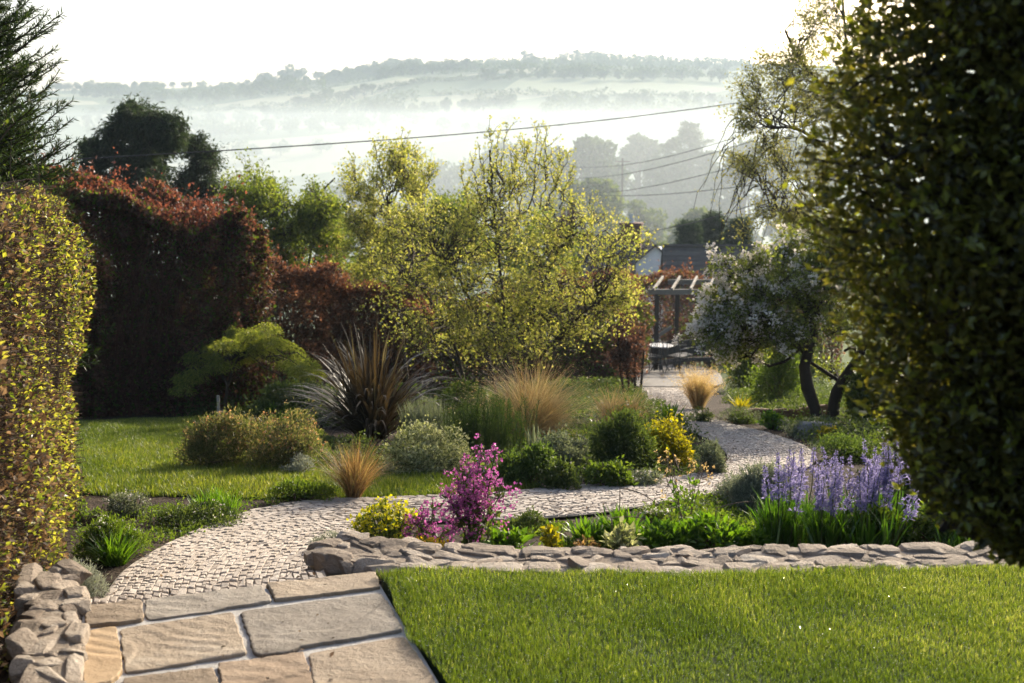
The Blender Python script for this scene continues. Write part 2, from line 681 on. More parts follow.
# patio at the end of the path
pat_px = [(632, 388), (640, 372), (650, 366), (685, 366), (712, 371), (722, 380), (712, 388)]
pc = np.array([hit(a, b)[:2] for a, b in pat_px])
cen = pc.mean(0)
pt = Buf()
ring = smooth_poly(np.concatenate([pc, pc[:1]]), 60)
rr = np.linspace(0, 1, 14)
G = cen[None, None] + (ring[None] - cen) * rr[:, None, None]
Z = gz(G[..., 0], G[..., 1]) + .05
q = (np.arange(13)[:, None] * 60 + np.arange(59)[None]).ravel()
pt.add(np.concatenate([G, Z[..., None]], 2).reshape(-1, 3), np.stack([q, q + 1, q + 61, q + 60], 1))
M['patio'] = surf_mat('patio_paving', [(.08, .075, .07), (.13, .12, .11)], 3, .75, .3)  # paving colour darkened to stand in for the dappled shade over it
tag(pt.build('patio_paving', M['patio'], smooth=True), kind='structure')

# ------------------------------------------------------------------ flagstone steps
M['flag'] = surf_mat('flagstone', [(.12, .085, .055), (.215, .16, .105), (.30, .235, .165), (.37, .315, .245)], 3.4, .78, .8, 16, .35, .3, 9, 0, .03)
M['flag_tan'] = surf_mat('flagstone_tan', [(.26, .16, .08), (.36, .25, .14), (.40, .30, .19)], 4, .75, .5, 14, .3, .3)
M['flag_grey'] = surf_mat('flagstone_grey', [(.11, .09, .07), (.19, .16, .125), (.27, .235, .19), (.35, .31, .26)], 4.5, .78, .8, 20, .35, .3)
M['flag_brown'] = surf_mat('flagstone_brown', [(.13, .085, .05), (.23, .16, .10), (.31, .23, .155), (.36, .29, .21)], 3.0, .78, .8, 14, .35, .3)
M['mortar'] = surf_mat('mortar', [(.30, .28, .25), (.42, .40, .37), (.50, .48, .45)], 9, .95, .6, 50, .2, .1)
flags = [
    [(86, 607), (141, 601), (143, 621), (87, 627)],
    [(145, 600), (262, 586), (271, 602), (148, 620)],
    [(267, 585), (330, 577), (374, 571), (380, 588), (276, 601)],
    [(85, 632), (116, 627), (121, 660), (122, 672), (112, 683), (84, 690)],
    [(121, 628), (232, 612), (246, 654), (126, 673)],
    [(241, 612), (381, 593), (402, 631), (300, 648), (290, 654), (256, 656)],
    [(124, 679), (213, 668), (221, 702), (122, 718)],
    [(219, 666), (303, 654), (318, 700), (226, 712)],
    [(309, 654), (404, 637), (436, 683), (446, 720), (325, 735)],
    [(20, 745), (116, 724), (112, 860), (0, 900)],
    [(122, 724), (232, 709), (242, 860), (118, 875)],
    [(238, 717), (322, 706), (340, 860), (250, 870)],
    [(329, 742), (448, 726), (500, 850), (346, 870)]]
root = thing('stone_steps', 'worn sandstone flagstone landing with a step down to the cobbles, beside the lawn', 'steps', (0, 0, 0))
mb = Buf()
outl = np.array([onplane(*p)[:2] for p in [(84, 608), (145, 601), (265, 587), (374, 573), (384, 590), (440, 683), (500, 850), (0, 905), (70, 690)]])
n = len(outl)
V = np.concatenate([np.column_stack([outl, np.full(n, -.008)]), np.column_stack([outl, np.full(n, -.4)])])
c0 = np.append(outl.mean(0), -.008)
V = np.concatenate([V, c0[None]])
i = np.arange(n)
mb.add(V, np.stack([i, (i + 1) % n, n + (i + 1) % n, n + i], 1))
mb.add(V, np.stack([i, np.full(n, 2 * n), (i + 1) % n], 1)[:, ::-1])
mb.build('mortar_bed', M['mortar'], root)
for k, poly in enumerate(flags):
    P = np.array([onplane(*p)[:2] for p in poly])
    # round corners and roughen the outline
    nP = len(P)
    res = []
    for a in range(nP):
        A, B = P[a], P[(a + 1) % nP]
        L = np.linalg.norm(B - A)
        m_ = max(3, int(L / .025))
        t = np.linspace(0, 1, m_, endpoint=False)[:, None]
        res.append(A * (1 - t) + B * t)
    E = np.concatenate(res)
    for _ in range(1):
        E = (np.roll(E, 1, 0) + 2 * E + np.roll(E, -1, 0)) / 4
    cen = E.mean(0)
    th = np.arange(len(E)) / len(E) * 6.28
    wob = sum(rs.normal(0, .0018) * np.sin(th * f + rs.uniform(0, 6)) for f in (5, 9, 14, 23, 31))
    E = E + nrm(E - cen) * (wob + rs.normal(0, .0012, len(E)) + .005)[:, None]
    rings = [1.0, .99, .97] + list(np.linspace(.94, .04, 26))
    zoff = [-.006, -.0015] + [0] * 27
    b = Buf()
    ne = len(E)
    Vs = [np.column_stack([E, np.full(ne, -.045)])]
    lv = .004 + rs.normal(0, .0015)
    sl = rs.normal(0, .004, 2)
    for r_, z_ in zip(rings, zoff):
        X = cen + (E - cen) * r_
        n3 = noise2(X[:, 0] * 5, X[:, 1] * 5, 50 + k) * .0035 + noise2(X[:, 0] * 17, X[:, 1] * 17, 80 + k) * .0022
        step = .007 * sstep(-.04, .04, noise2(X[:, 0] * 3.1, X[:, 1] * 3.1, 120 + k) - .3) + .0016 * np.sin(70 * (X @ np.array([.35, .94])) + 3 * noise2(X[:, 0] * 6, X[:, 1] * 6, 140 + k)) * sstep(-.2, .5, noise2(X[:, 0] * 4, X[:, 1] * 4, 160 + k))
        Vs.append(np.column_stack([X, z_ + lv + (X - cen) @ sl + n3 * min(1, (1 - r_) * 20 + .3) + step]))
    V = np.concatenate(Vs + [np.append(cen, lv)[None]])
    i = np.arange(ne)
    Fq = np.concatenate([np.stack([i + o * ne, (i + 1) % ne + o * ne, (i + 1) % ne + (o + 1) * ne, i + (o + 1) * ne], 1) for o in range(len(rings))])
    b.add(V, Fq, rs.random())
    o = len(rings)
    b.F.append((np.stack([i + o * ne, (i + 1) % ne + o * ne, np.full(ne, len(V) - 1)], 1), np.full(ne, .5), 0))
    ob = b.build('flagstone', M['flag_tan'] if k == 3 else M[('flag', 'flag_grey', 'flag', 'flag_brown')[k % 4]], root, smooth=False)
    if k == 3:
        ob['label'] = 'small orange tan flagstone'


# ------------------------------------------------------------------ dry stone walls
M['wall_stone'] = surf_mat('wall_stone', [(.10, .078, .055), (.23, .18, .135), (.36, .295, .23), (.52, .455, .375)], 9, .85, .9, 30, .3, .6, 9, 0, .04)


M['wall_mortar'] = surf_mat('wall_mortar', [(.20, .16, .12), (.33, .27, .21), (.44, .38, .31)], 16, .95, .9, 45, .2, .1, 9, 0, .04)


def stone_wall(name, label, line, width, ztop, zbot, n_top, seed):
    seeds = np.random.default_rng(seed)
    P = smooth_poly(np.array(line, float), 80)
    ar = np.concatenate([[0], np.cumsum(np.linalg.norm(np.diff(P, axis=0), axis=1))])
    T = nrm(np.gradient(P, axis=0))
    N = np.stack([-T[:, 1], T[:, 0]], 1)
    root = thing(name, label, 'wall', (P[0][0], P[0][1], zbot))
    off = np.array([P[0][0], P[0][1], zbot])
    core = Buf()
    w2 = width / 2 - .05
    L, R = P + N * w2, P - N * w2
    zt = ztop - .013
    V = np.concatenate([np.column_stack([L, np.full(80, zt)]), np.column_stack([R, np.full(80, zt)]),
                        np.column_stack([L, np.full(80, zbot)]), np.column_stack([R, np.full(80, zbot)])]) - off
    i = np.arange(79)
    core.add(V, np.concatenate([np.stack([i, i + 80, i + 81, i + 1], 1), np.stack([i, i + 1, i + 161, i + 160], 1), np.stack([i + 80, i + 240, i + 241, i + 81], 1),
                                [[0, 160, 240, 80]], [[79, 159, 319, 239]]]))
    core.build('wall_core', M['wall_mortar'], root)
    b = Buf()

    def at_(a, o):
        k = np.array([np.interp(a, ar, P[:, 0]), np.interp(a, ar, P[:, 1])])
        nn = np.array([np.interp(a, ar, N[:, 0]), np.interp(a, ar, N[:, 1])])
        tt = np.array([nn[1], -nn[0]])
        return k + nn * o, math.atan2(tt[1], tt[0])
    # top course: irregular stones in three loose rows
    for row in range(n_top):
        a = rs.uniform(-.03, .04)
        o = (row + .5) / n_top * width - width / 2
        while a < ar[-1]:
            l = rs.choice([.06, .09, .13, .18, .25]) * rs.uniform(.85, 1.15)
            c, r_ = at_(a + l / 2, o + rs.uniform(-.025, .025))
            h = rs.uniform(.06, .11)
            rock(b, np.append(c, ztop - h / 2 + rs.uniform(-.010, .010)) - off, (l * 1.12, width / n_top * rs.uniform(.8, 1.7), h), r_ + rs.uniform(-.6, .6), 9, .13, rs.uniform(4, 9), None, rs.integers(1e9), rs.normal(0, .09))
            a += l
    # faces
    z = zbot
    while z < ztop - .08:
        h = rs.uniform(.07, .12)
        for sgn in (-1, 1):
            a = rs.uniform(-.05, .02)
            while a < ar[-1]:
                l = rs.uniform(.12, .32)
                c, r_ = at_(a + l / 2, sgn * (width / 2 - .06))
                rock(b, np.append(c, z + h / 2) - off, (l * 1.0, rs.uniform(.13, .18), h * 1.02), r_ + rs.uniform(-.08, .08), 4, .07, 5, None, rs.integers(1e9))
                a += l
        for a in (0.0, ar[-1]):
            o = -width / 2 + .08
            while o < width / 2 - .05:
                l = rs.uniform(.12, .22)
                c, r_ = at_(a, o + l / 2)
                rock(b, np.append(c, z + h / 2) - off, (.15, l, h * 1.02), r_ + rs.uniform(-.08, .08), 4, .07, 5, None, rs.integers(1e9))
                o += l
        z += h
    b.build('stone_facing', M['wall_stone'], root)
    return root


stone_wall('stone_wall', 'low dry stone retaining wall along the far edge of the bright lawn', [(-.98, 6.60), (-.6, 6.40), (.2, 6.32), (1.3, 6.33), (2.6, 6.40), (3.6, 6.5), (5.0, 6.6)], .40, .022, -.5, 5, 3)
LW = [tuple(onplane(a, b, .06)[:2] + np.array([-.14, -.03])) for a, b in ((100, 900), (93, 760), (87, 683), (83, 620), (81, 566))]
stone_wall('stone_wall', 'low rubble stone wall beside the flagstones, under the near hedge', LW, .26, .06, -.35, 3, 4)

# ------------------------------------------------------------------ lawns
M['turf'] = surf_mat('turf', [(.02, .03, .008), (.04, .06, .014)], 20, .95, .5)
M['grass'] = leaf_mat('lawn_grass', [(.038, .068, .011), (.076, .12, .02), (.13, .178, .036), (.33, .35, .17)], .52, (1.95, 1.8, .5), .2, .9)
M['grass_far'] = leaf_mat('meadow_grass', [(.045, .076, .014), (.08, .122, .024), (.125, .165, .036), (.22, .235, .09)], .45, (2.0, 1.8, .5), .45, .35)


def lawn(name, poly, n, h, w, mt, zlift, rough=1.0, sheet=.004):
    poly = np.asarray(poly, float)
    P = scatter_poly(poly, n)
    P = P + .03 * np.column_stack([noise2(P[:, 0] * 9, P[:, 1] * 9, 41), noise2(P[:, 0] * 9, P[:, 1] * 9, 42)]) * .7
    b = Buf()
    z = gz(P[:, 0], P[:, 1]) if zlift is None else np.full(len(P), zlift)
    patch = noise2(P[:, 0] * 4, P[:, 1] * 4, 31)
    L = h * (1 + .22 * patch) * rs.uniform(.6, 1.25, len(P))
    rnd = np.clip(rs.normal(.42, .24, len(P)) + .16 * noise2(P[:, 0] * 1.5, P[:, 1] * 1.5, 77) + .12 * noise2(P[:, 0] * 7, P[:, 1] * 7, 78), 0, 1)
    blades(b, np.column_stack([P, z]), rs.uniform(0, 6.28, len(P)), L, w * rs.uniform(.7, 1.3, len(P)), rs.uniform(.05, .5, len(P)), rs.uniform(.1, 1.0, len(P)), 2, rnd)
    o = b.build(name, mt)
    tag(o, 'short mown grass', 'grass', kind='stuff')
    # turf sheet
    cen = poly.mean(0)
    ring = []
    for a in range(len(poly)):
        A, B = poly[a], poly[(a + 1) % len(poly)]
        ring.append(A + (B - A) * np.linspace(0, 1, 10, endpoint=False)[:, None])
    ring = np.concatenate(ring)
    rr = np.linspace(0, .985, 16)
    G = cen + (ring[None] - cen) * rr[:, None, None]
    Z = (gz(G[..., 0], G[..., 1]) + .012) if zlift is None else np.full(G.shape[:2], zlift + .004)
    k = len(ring)
    i, j = np.meshgrid(np.arange(k), np.arange(15))
    F = np.stack([j * k + i, j * k + (i + 1) % k, (j + 1) * k + (i + 1) % k, (j + 1) * k + i], -1).reshape(-1, 4)
    tb_ = Buf().add(np.concatenate([G, Z[..., None]], 2).reshape(-1, 3), F)
    e1 = np.concatenate([G[-1], Z[-1][:, None]], 1)
    e2 = e1 - np.array([0, 0, .09])
    i = np.arange(k)
    tb_.add(np.concatenate([e1, e2]), np.stack([i, i + k, (i + 1) % k + k, (i + 1) % k], 1))
    t = tb_.build('lawn', M['turf'], smooth=False)
    tag(t, kind='structure')
    return o


up = [onplane(376, 580)[:2], onplane(384, 592)[:2], onplane(410, 640)[:2], onplane(446, 690)[:2], onplane(560, 1000)[:2], np.array([3.0, 3.3]), np.array([4.4, 4.2]), np.array([4.6, 6.3]), np.array([3.6, 6.3]), np.array([2.6, 6.20]), np.array([1.3, 6.13]), np.array([.2, 6.12]), np.array([-.45, 6.18])]
o = lawn('lawn_grass', up, 300000, .036, .0029, M['grass'], .015)
o['label'] = 'dewy bright green mown grass in front of the stone wall'
m, nt, out = mat('dew_glints')
pd_ = nt.nodes.new('ShaderNodeBsdfPrincipled')
pd_.inputs['Base Color'].default_value = (.8, .82, .78, 1)  # opaque white flecks: the sparkle on the wet grass is put into the colour
pd_.inputs['Roughness'].default_value = .12
pd_.inputs['Specular IOR Level'].default_value = .8
nt.links.new(pd_.outputs[0], out.inputs['Surface'])
M['dew_glints'] = m
Pd = scatter_poly(up, 42000)
db = Buf()
leaves(db, np.column_stack([Pd, rs.uniform(.03, .056, len(Pd))]) - np.array([1, 5, 0]), rdir(len(Pd)), rs.choice([.0018, .0025, .0035], len(Pd)), .8, upn=1.0)
tag(db.build('dew_glints', M['dew_glints'], None, loc=(1, 5, 0)), 'white flecks coloured in as the dewy sparkle on the near lawn', 'dew_glints', kind='stuff')
lo = [hit(*p)[:2] for p in [(30, 492), (60, 495), (150, 497), (250, 500), (330, 501), (400, 499), (480, 496), (548, 490), (520, 480), (400, 478), (330, 470), (330, 440), (300, 422), (250, 418), (90, 423), (20, 425)]]
o = lawn('lower_lawn_grass', lo, 130000, .065, .009, M['grass_far'], None)
o['label'] = 'rougher grass of the lower lawn behind the dark soil bed'
# ------------------------------------------------------------------ woody plants
M['lf_pear'] = leaf_mat('pear_leaf', [(.115, .14, .04), (.18, .205, .055), (.245, .255, .075), (.34, .32, .16)], .58, (1.9, 1.8, .8), .45, .4)
M['lf_apple'] = leaf_mat('apple_leaf', [(.04, .075, .016), (.07, .12, .025), (.11, .16, .035)], .48, (1.9, 1.9, .6), .5, .35)
M['lf_bright'] = leaf_mat('spring_green_leaf', [(.06, .092, .022), (.10, .14, .032), (.15, .18, .05)], .55, (1.9, 1.75, .65), .5, .3)
M['lf_blossomtree'] = leaf_mat('blossom_tree_leaf', [(.075, .10, .03), (.12, .155, .045), (.18, .21, .07)], .55, (1.9, 1.75, .7), .5, .4)
M['blossom'] = leaf_mat('white_blossom', [(.66, .60, .52), (.78, .74, .66), (.84, .81, .74)], .45, (.9, .85, .82), .6, .2)
M['lf_copper'] = leaf_mat('copper_leaf', [(.036, .024, .019), (.066, .041, .032), (.098, .056, .042), (.14, .09, .064)], .5, (2.2, 1.6, 1.1), .5, .35, 1.2)
M['lf_coppertop'] = leaf_mat('copper_young_leaf', [(.07, .036, .025), (.105, .052, .034), (.14, .08, .045)], .5, (2.2, 1.6, 1.0), .5, .35)
M['lf_redtop'] = leaf_mat('red_young_leaf', [(.07, .03, .022), (.115, .046, .034), (.155, .07, .05)], .48, (2.0, 1.5, 1.0), .5, .35)
M['lf_hedge'] = leaf_mat('hedge_young_leaf', [(.09, .115, .03), (.155, .18, .042), (.225, .235, .06), (.29, .28, .10)], .56, (2.0, 1.85, .62), .4, .5)
M['lf_hedgebrown'] = leaf_mat('hedge_old_leaf', [(.035, .023, .016), (.075, .05, .034), (.13, .092, .062), (.22, .165, .12)], .35, (1.8, 1.5, 1.0), .7, .2)
M['lf_greenhedge'] = leaf_mat('dark_hedge_leaf', [(.035, .055, .014), (.06, .09, .02), (.10, .135, .032)], .48, (1.9, 1.8, .6), .5, .3)
M['lf_holly'] = leaf_mat('glossy_dark_leaf', [(.036, .04, .012), (.062, .068, .018), (.095, .095, .026), (.14, .13, .04)], .5, (2.1, 1.9, .6), .3, .45)
M['lf_conifer'] = leaf_mat('conifer_needle', [(.018, .030, .016), (.032, .05, .026), (.052, .072, .038)], .32, (1.6, 1.6, .9), .6, .25)
M['lf_spruce'] = leaf_mat('spruce_needle', [(.012, .024, .009), (.024, .042, .014), (.045, .068, .022)], .28, (1.8, 1.8, .6), .5, .3)
M['lf_birch'] = leaf_mat('birch_leaf', [(.11, .12, .045), (.16, .17, .065), (.23, .22, .10)], .58, (1.8, 1.7, .85), .5, .35)
M['lf_maple'] = leaf_mat('maple_leaf', [(.085, .115, .03), (.135, .17, .042), (.19, .22, .06), (.26, .27, .10)], .56, (1.9, 1.8, .6), .5, .3)
M['lf_far'] = leaf_mat('woodland_leaf', [(.018, .032, .012), (.035, .055, .02), (.06, .08, .03)], .35, (1.6, 1.6, .7), .8, .1)
M['lf_farpale'] = leaf_mat('pale_woodland_leaf', [(.05, .075, .022), (.085, .115, .035), (.13, .15, .05)], .4, (1.7, 1.7, .6), .8, .1)


def crown(root, trunk, clusters, bark, leafm, leaf, per_twig=7, twigs=26, twl=.5, r0=.05, limb_r=.018, twig_r=.005, lean_up=.35, stray=.03, wr=.55, extra=None,
          limb_from=(.35, 1.0), crook=.07, foliage='foliage', tipw=.0, sides=6):
    """trunk: list of polylines (m,3) of the stems; clusters: (cx,cy,cz,r[,n]) clumps of twigs each fed by its own limb"""
    tb = Buf()
    TR = []
    for t in trunk:
        t = smooth_poly(np.asarray(t, float), 12)
        TR.append(t)
        tubes(tb, t, np.linspace(r0, r0 * .55, 12) * rs.uniform(.9, 1.1, 12), 9)
    allp = np.concatenate([t[int(len(t) * limb_from[0]):] for t in TR])
    C = np.array([c[:3] for c in clusters], float)
    R = np.array([c[3] for c in clusters], float)
    limb = Buf()
    st_ = []
    for c in C:
        d = np.linalg.norm(allp - c, axis=1) + 1.2 * np.maximum(0, allp[:, 2] - c[2] + .05)
        st_.append(allp[int(np.argmin(d + rs.uniform(0, .25, len(d))))])
    st_ = np.array(st_)
    LP = curve_pts(st_, C, 9, .08, crook)
    tubes(limb, LP, np.linspace(1, .35, 9)[None] * limb_r * (.6 + np.linalg.norm(C - st_, axis=1)[:, None] / (np.linalg.norm(C - st_, axis=1).mean() + 1e-6) * .5), sides)
    tw = Buf()
    fb = Buf()
    for (c, r, lp) in zip(C, R, LP):
        n = max(3, int(twigs * rs.uniform(.7, 1.3)))
        d = rdir(n, lean_up)
        start = lp[rs.integers(4, 9, n)] + rs.normal(0, r * .06, (n, 3))
        end = c + d * r * rs.uniform(.45, 1.12, n)[:, None]
        tp = curve_pts(start, end, 5, .06, .06)
        tubes(tw, tp, np.linspace(1, .4, 5)[None] * twig_r, 3)
        k = per_twig
        t = rs.uniform(.25, 1.0, (n, k))
        t[:, 0] = 1
        seg = np.clip((t * 4).astype(int), 0, 3)
        fr = (t * 4 - seg)[..., None]
        pos = np.take_along_axis(tp, seg[..., None].repeat(3, -1), 1) * (1 - fr) + np.take_along_axis(tp, (seg + 1)[..., None].repeat(3, -1), 1) * fr
        pos = pos.reshape(-1, 3) + rs.normal(0, stray, (n * k, 3))
        dd = np.repeat(nrm(end - start), k, 0) * .6 + rdir(n * k, .25)
        dd[:, 2] -= tipw
        leaves(fb, pos, dd, leaf * rs.uniform(.6, 1.25, n * k), wr)
        if extra is not None:
            extra(pos, dd)
    tb.build('trunk', bark, root, smooth=True)
    limb.build('branches', bark, root, smooth=True)
    tw.build('twigs', bark, root)
    fb.build(foliage, leafm, root)


def ell_clusters(n, c, rad, rc, lower=-1.0, shell=.55):
    out_ = []
    while len(out_) < n:
        d = rdir(1)[0]
        if d[2] < lower:
            continue
        k = shell + (1 - shell) * rs.random() ** .5
        out_.append((*(np.array(c) + d * np.array(rad) * k), rc * rs.uniform(.7, 1.25)))
    return out_


def hedge(name, label, cat, p0, p1, width, z0f, z1f, leafs, bark, leafn, leaf, bare=0.0, twign=600, wr=.6, rough=.09, group=None, top_extra=None, seed=1, inner=.5, shoots=0, bumpy=.05, shoulder=.1, far_bias=0):
    """clipped hedge between ground points p0,p1: twiggy inside, leaves thickest on its uneven faces"""
    p0, p1 = np.array(p0[:2], float), np.array(p1[:2], float)
    Lh = np.linalg.norm(p1 - p0)
    T = (p1 - p0) / Lh
    N = np.array([-T[1], T[0]])
    base = np.array([*p0, float(gz(*p0))])
    root = thing(name, label, cat, base, group)
    h0, h1 = z0f, z1f

    def wpos(a, o, hz):
        xy = p0[None] + T[None] * a[:, None] + N[None] * o[:, None]
        gzv = gz(xy[:, 0], xy[:, 1])
        top = h0 + (h1 - h0) * a / Lh + bumpy * (noise2(a * 1.5, a * 0 + seed, seed + 5) * .8 + noise2(a * 4.3, o * 2.5, seed + 6) * .5)
        return np.column_stack([xy, gzv + (top - gzv) * hz]), top - gzv
    br = Buf()
    n = twign
    a = rs.uniform(0, Lh, n)
    P0, hh = wpos(a, rs.uniform(-.2, .2, n) * width, np.zeros(n))
    P1, _ = wpos(np.clip(a + rs.normal(0, .25, n), 0, Lh), rs.uniform(-.5, .5, n) * width, rs.uniform(.5, 1.0, n))
    tubes(br, curve_pts(P0, P1, 6, 0, .03) - base, np.linspace(1, .3, 6)[None] * .014, 4)
    n2 = twign * 3
    a = rs.uniform(0, Lh, n2)
    hz = rs.uniform(max(bare, .05), .98, n2)
    P0, _ = wpos(a, rs.uniform(-.25, .25, n2) * width, hz)
    sg = np.where(rs.random(n2) < .5, -1, 1)
    P1, _ = wpos(np.clip(a + rs.normal(0, .15, n2), 0, Lh), sg * .5 * width * rs.uniform(.8, 1.08, n2), np.clip(hz + rs.normal(0.04, .05, n2), 0, 1.03))
    tubes(br, curve_pts(P0, P1, 4, 0, .05) - base, np.linspace(1, .4, 4)[None] * .006, 3)
    if bare > 0:
        k = int(Lh / .32)
        a = (np.arange(k) + rs.uniform(.2, .8, k)) / k * Lh
        P0, _ = wpos(a, rs.normal(0, .08, k), np.full(k, -.02))
        P1, _ = wpos(a + rs.normal(0, .05, k), rs.normal(0, .1, k), np.full(k, bare + .25))
        tubes(br, curve_pts(P0, P1, 5, 0, .03) - base, np.linspace(.055, .04, 5)[None], 7)
    br.build('branches', bark, root)
    for li, (lm, share, onlytop) in enumerate(leafs):
        n = int(leafn * share)
        fb = Buf()
        a = rs.uniform(-.05, Lh + .05, n)
        if li == 1 and far_bias:
            a = Lh * rs.random(n) ** far_bias
        kind = rs.random(n)
        area_side, area_top = 2 * Lh * 2.5, Lh * width
        ptop = area_top / (area_side + area_top + 2 * width * 2.5)
        o = np.where(rs.random(n) < .5, -1, 1) * (.5 * width) * (1 - (1 - inner) * rs.random(n) ** 2 * .9)
        hz = bare + (1 - bare) * rs.random(n)
        top = kind < ptop * 1.3
        o = np.where(top, rs.uniform(-.5, .5, n) * width, o)
        hz = np.where(top, 1 - .06 * rs.random(n) ** 1.5 + .02 * rs.random(n), hz)
        ends = kind > .94
        a = np.where(ends, np.where(rs.random(n) < .5, 0, Lh) + rs.normal(0, .07, n), a)
        o = np.where(ends, rs.uniform(-.5, .5, n) * width, o)
        if onlytop:
            hz = 1 - np.abs(rs.normal(0, onlytop, n))
            hz = np.where(top, 1 + .02 * rs.random(n), hz)
        hz = np.clip(hz, bare * .9, 1.03)
        lump = noise2(a * 2.2, hz * 6, seed) * rough + noise2(a * 7, hz * 16, seed + 1) * rough * .4
        o = o + np.sign(o) * lump * np.where(top, 0, 1)
        # rounded shoulders and base
        sh = np.clip((hz - 1 + shoulder) / shoulder, 0, 1) ** 2 * (.12 + shoulder * .9) * width
        o = o - np.sign(o) * sh * (~top)
        P, _ = wpos(a, o, hz + noise2(a * 3, o * 5, seed + 3) * rough * .12)
        out_dir = np.sign(o)[:, None] * np.array([N[0], N[1], 0])[None]
        D = out_dir * np.where(top, .2, .8)[:, None] + rdir(n, .35) + np.where(top, .7, 0.0)[:, None] * np.array([0, 0, 1])
        leaves(fb, P - base, D, leaf * rs.uniform(.55, 1.25, n), wr)
        fb.build('foliage' if li == 0 else ('young_leaves' if not onlytop else 'top_growth'), lm, root)
    if shoots:
        sb_, sl_ = Buf(), Buf()
        n = shoots
        a = rs.uniform(0, Lh, n)
        P0, _ = wpos(a, rs.uniform(-.48, .48, n) * width, np.full(n, .96))
        P1 = P0 + np.column_stack([rs.normal(0, .09, (n, 2)), rs.gamma(2.0, .09, n) + .05])
        c = curve_pts(P0, P1, 5, 0, .04) - base
        tubes(sb_, c, np.linspace(.006, .002, 5)[None], 3)
        k = 9
        pos = np.repeat(c, 2, 1)[:, 1:].reshape(-1, 3)
        k = len(pos)
        leaves(sl_, pos + rs.normal(0, .02, (k, 3)), rdir(k, .5), leaf * rs.uniform(.5, 1.1, k), wr)
        sb_.build('shoots', bark, root)
        sl_.build('shoot_leaves', leafs[-1][0], root)
    return root


# near hedge on the left, young yellow green leaves over brown winter twigs
hedge('hornbeam_hedge', 'tall clipped hedge with brown twigs and yellow green young leaves at the left edge', 'hedge',
      (-2.22, 3.0), (-3.93, 9.6), 1.15, 2.12, 1.62, [(M['lf_hedgebrown'], .62, 0), (M['lf_hedge'], .30, 0), (M['lf_greenhedge'], .08, 0)], M['twig'], 80000, .036, 0.0, 3600, .62, .12, None, None, 21, .5, 420, .07, .14, .4)
# copper hedges
hedge('copper_hedge', 'tall dark copper hedge with red young growth on top, behind the lower lawn', 'hedge',
      (-7.4, 17.2), (-3.95, 19.2), 1.6, 1.75, .55, [(M['lf_copper'], .70, 0), (M['lf_greenhedge'], .24, 0), (M['lf_redtop'], .06, .05)], M['twig_red'], 125000, .072, .0, 600, .65, .6, None, None, 33, .35, 760, .34, .3)
hedge('copper_hedge', 'brown red hedge on bare stems, behind the small maple and the sword leaved plant', 'hedge',
      (-5.6, 23.2), (-2.2, 27.2), 1.3, .0, -1.35, [(M['lf_copper'], .88, 0), (M['lf_coppertop'], .12, .16)], M['twig_red'], 42000, .075, .2, 420, .65, .3, None, None, 45, .6, 420, .2, .3)
hedge('copper_hedge', 'brown red hedge in front of the slate roof, behind the pergola', 'hedge',
      (1.6, 43), (10.6, 41), 1.8, -2.85, -2.75, [(M['lf_copper'], .7, 0), (M['lf_greenhedge'], .2, 0), (M['lf_coppertop'], .1, .2)], M['twig_red'], 36000, .10, .0, 420, .65, .4, None, None, 57, .6, 500, .3, .2)
hedge('copper_hedge', 'tall narrow brown hedge between the pear tree and the pergola', 'hedge',
      (2.45, 33.5), (3.3, 38.2), 1.0, -1.75, -2.35, [(M['lf_copper'], .7, 0), (M['lf_coppertop'], .3, .2)], M['twig_red'], 22000, .08, .0, 260, .65, .35, None, None, 61, .6, 200, .2, .25)


hedge('mixed_hedge', 'dark green and copper boundary hedge on bare stems behind the middle pear tree', 'hedge',
      (-2.7, 27.0), (3.1, 31.5), 1.2, -1.45, -2.1, [(M['lf_greenhedge'], .55, 0), (M['lf_copper'], .45, 0)], M['twig'], 40000, .085, .16, 420, .65, .34, None, None, 71, .6, 240, .2, .25)


def stemline(pxs, Y, base):
    """polyline through (px,py) pairs at depth Y, relative to base"""
    return np.array([[float(xat(a, b, Y + dy)), Y + dy, float(zat(b, Y + dy))] for a, b, dy in pxs]) - base


def clus(pxs, Y, base):
    return [(*(np.array([float(xat(a, b, Y + dy)), Y + dy, float(zat(b, Y + dy))]) - base), r) for a, b, r, dy in pxs]


# ---- multi stemmed pear in the middle
Y = 20.5
B = gp(505, Y, 400)
pear = thing('pear_tree', 'multi stemmed tree with sparse pale yellow green leaves in the middle of the garden', 'tree', B)
stems = [stemline([(508, 408, 0), (506, 350, 0), (503, 300, .1), (497, 240, .1), (492, 190, 0), (490, 150, 0)], Y, B),
         stemline([(500, 408, 0), (486, 350, -.1), (470, 300, -.3), (448, 262, -.5)], Y, B),
         stemline([(512, 408, 0), (524, 340, .2), (540, 290, .2), (560, 250, .1), (575, 225, 0)], Y, B),
         stemline([(470, 408, .1), (456, 350, 0), (436, 310, 0), (415, 280, -.2)], Y, B),
         stemline([(516, 408, .1), (535, 365, -.3), (570, 325, -.5), (600, 300, -.6)], Y, B)]
cl = []
PSIL = [(386, 255), (398, 222), (432, 205), (452, 222), (474, 196), (490, 172), (520, 170), (556, 200), (600, 222), (638, 262), (634, 300), (612, 332), (570, 352), (490, 358), (425, 352), (388, 318)]
for (a, b) in scatter_poly(PSIL, 250):
    cl.append((a + rs.normal(0, 10), b + rs.normal(0, 9), rs.uniform(.22, .46), rs.uniform(-1.5, 1.5)))
crown(pear, stems, clus(cl, Y, B), M['bark'], M['lf_pear'], .054, 7, 15, .5, .03, .012, .004, .45, .055, .6, None, (.2, 1.0), .06)
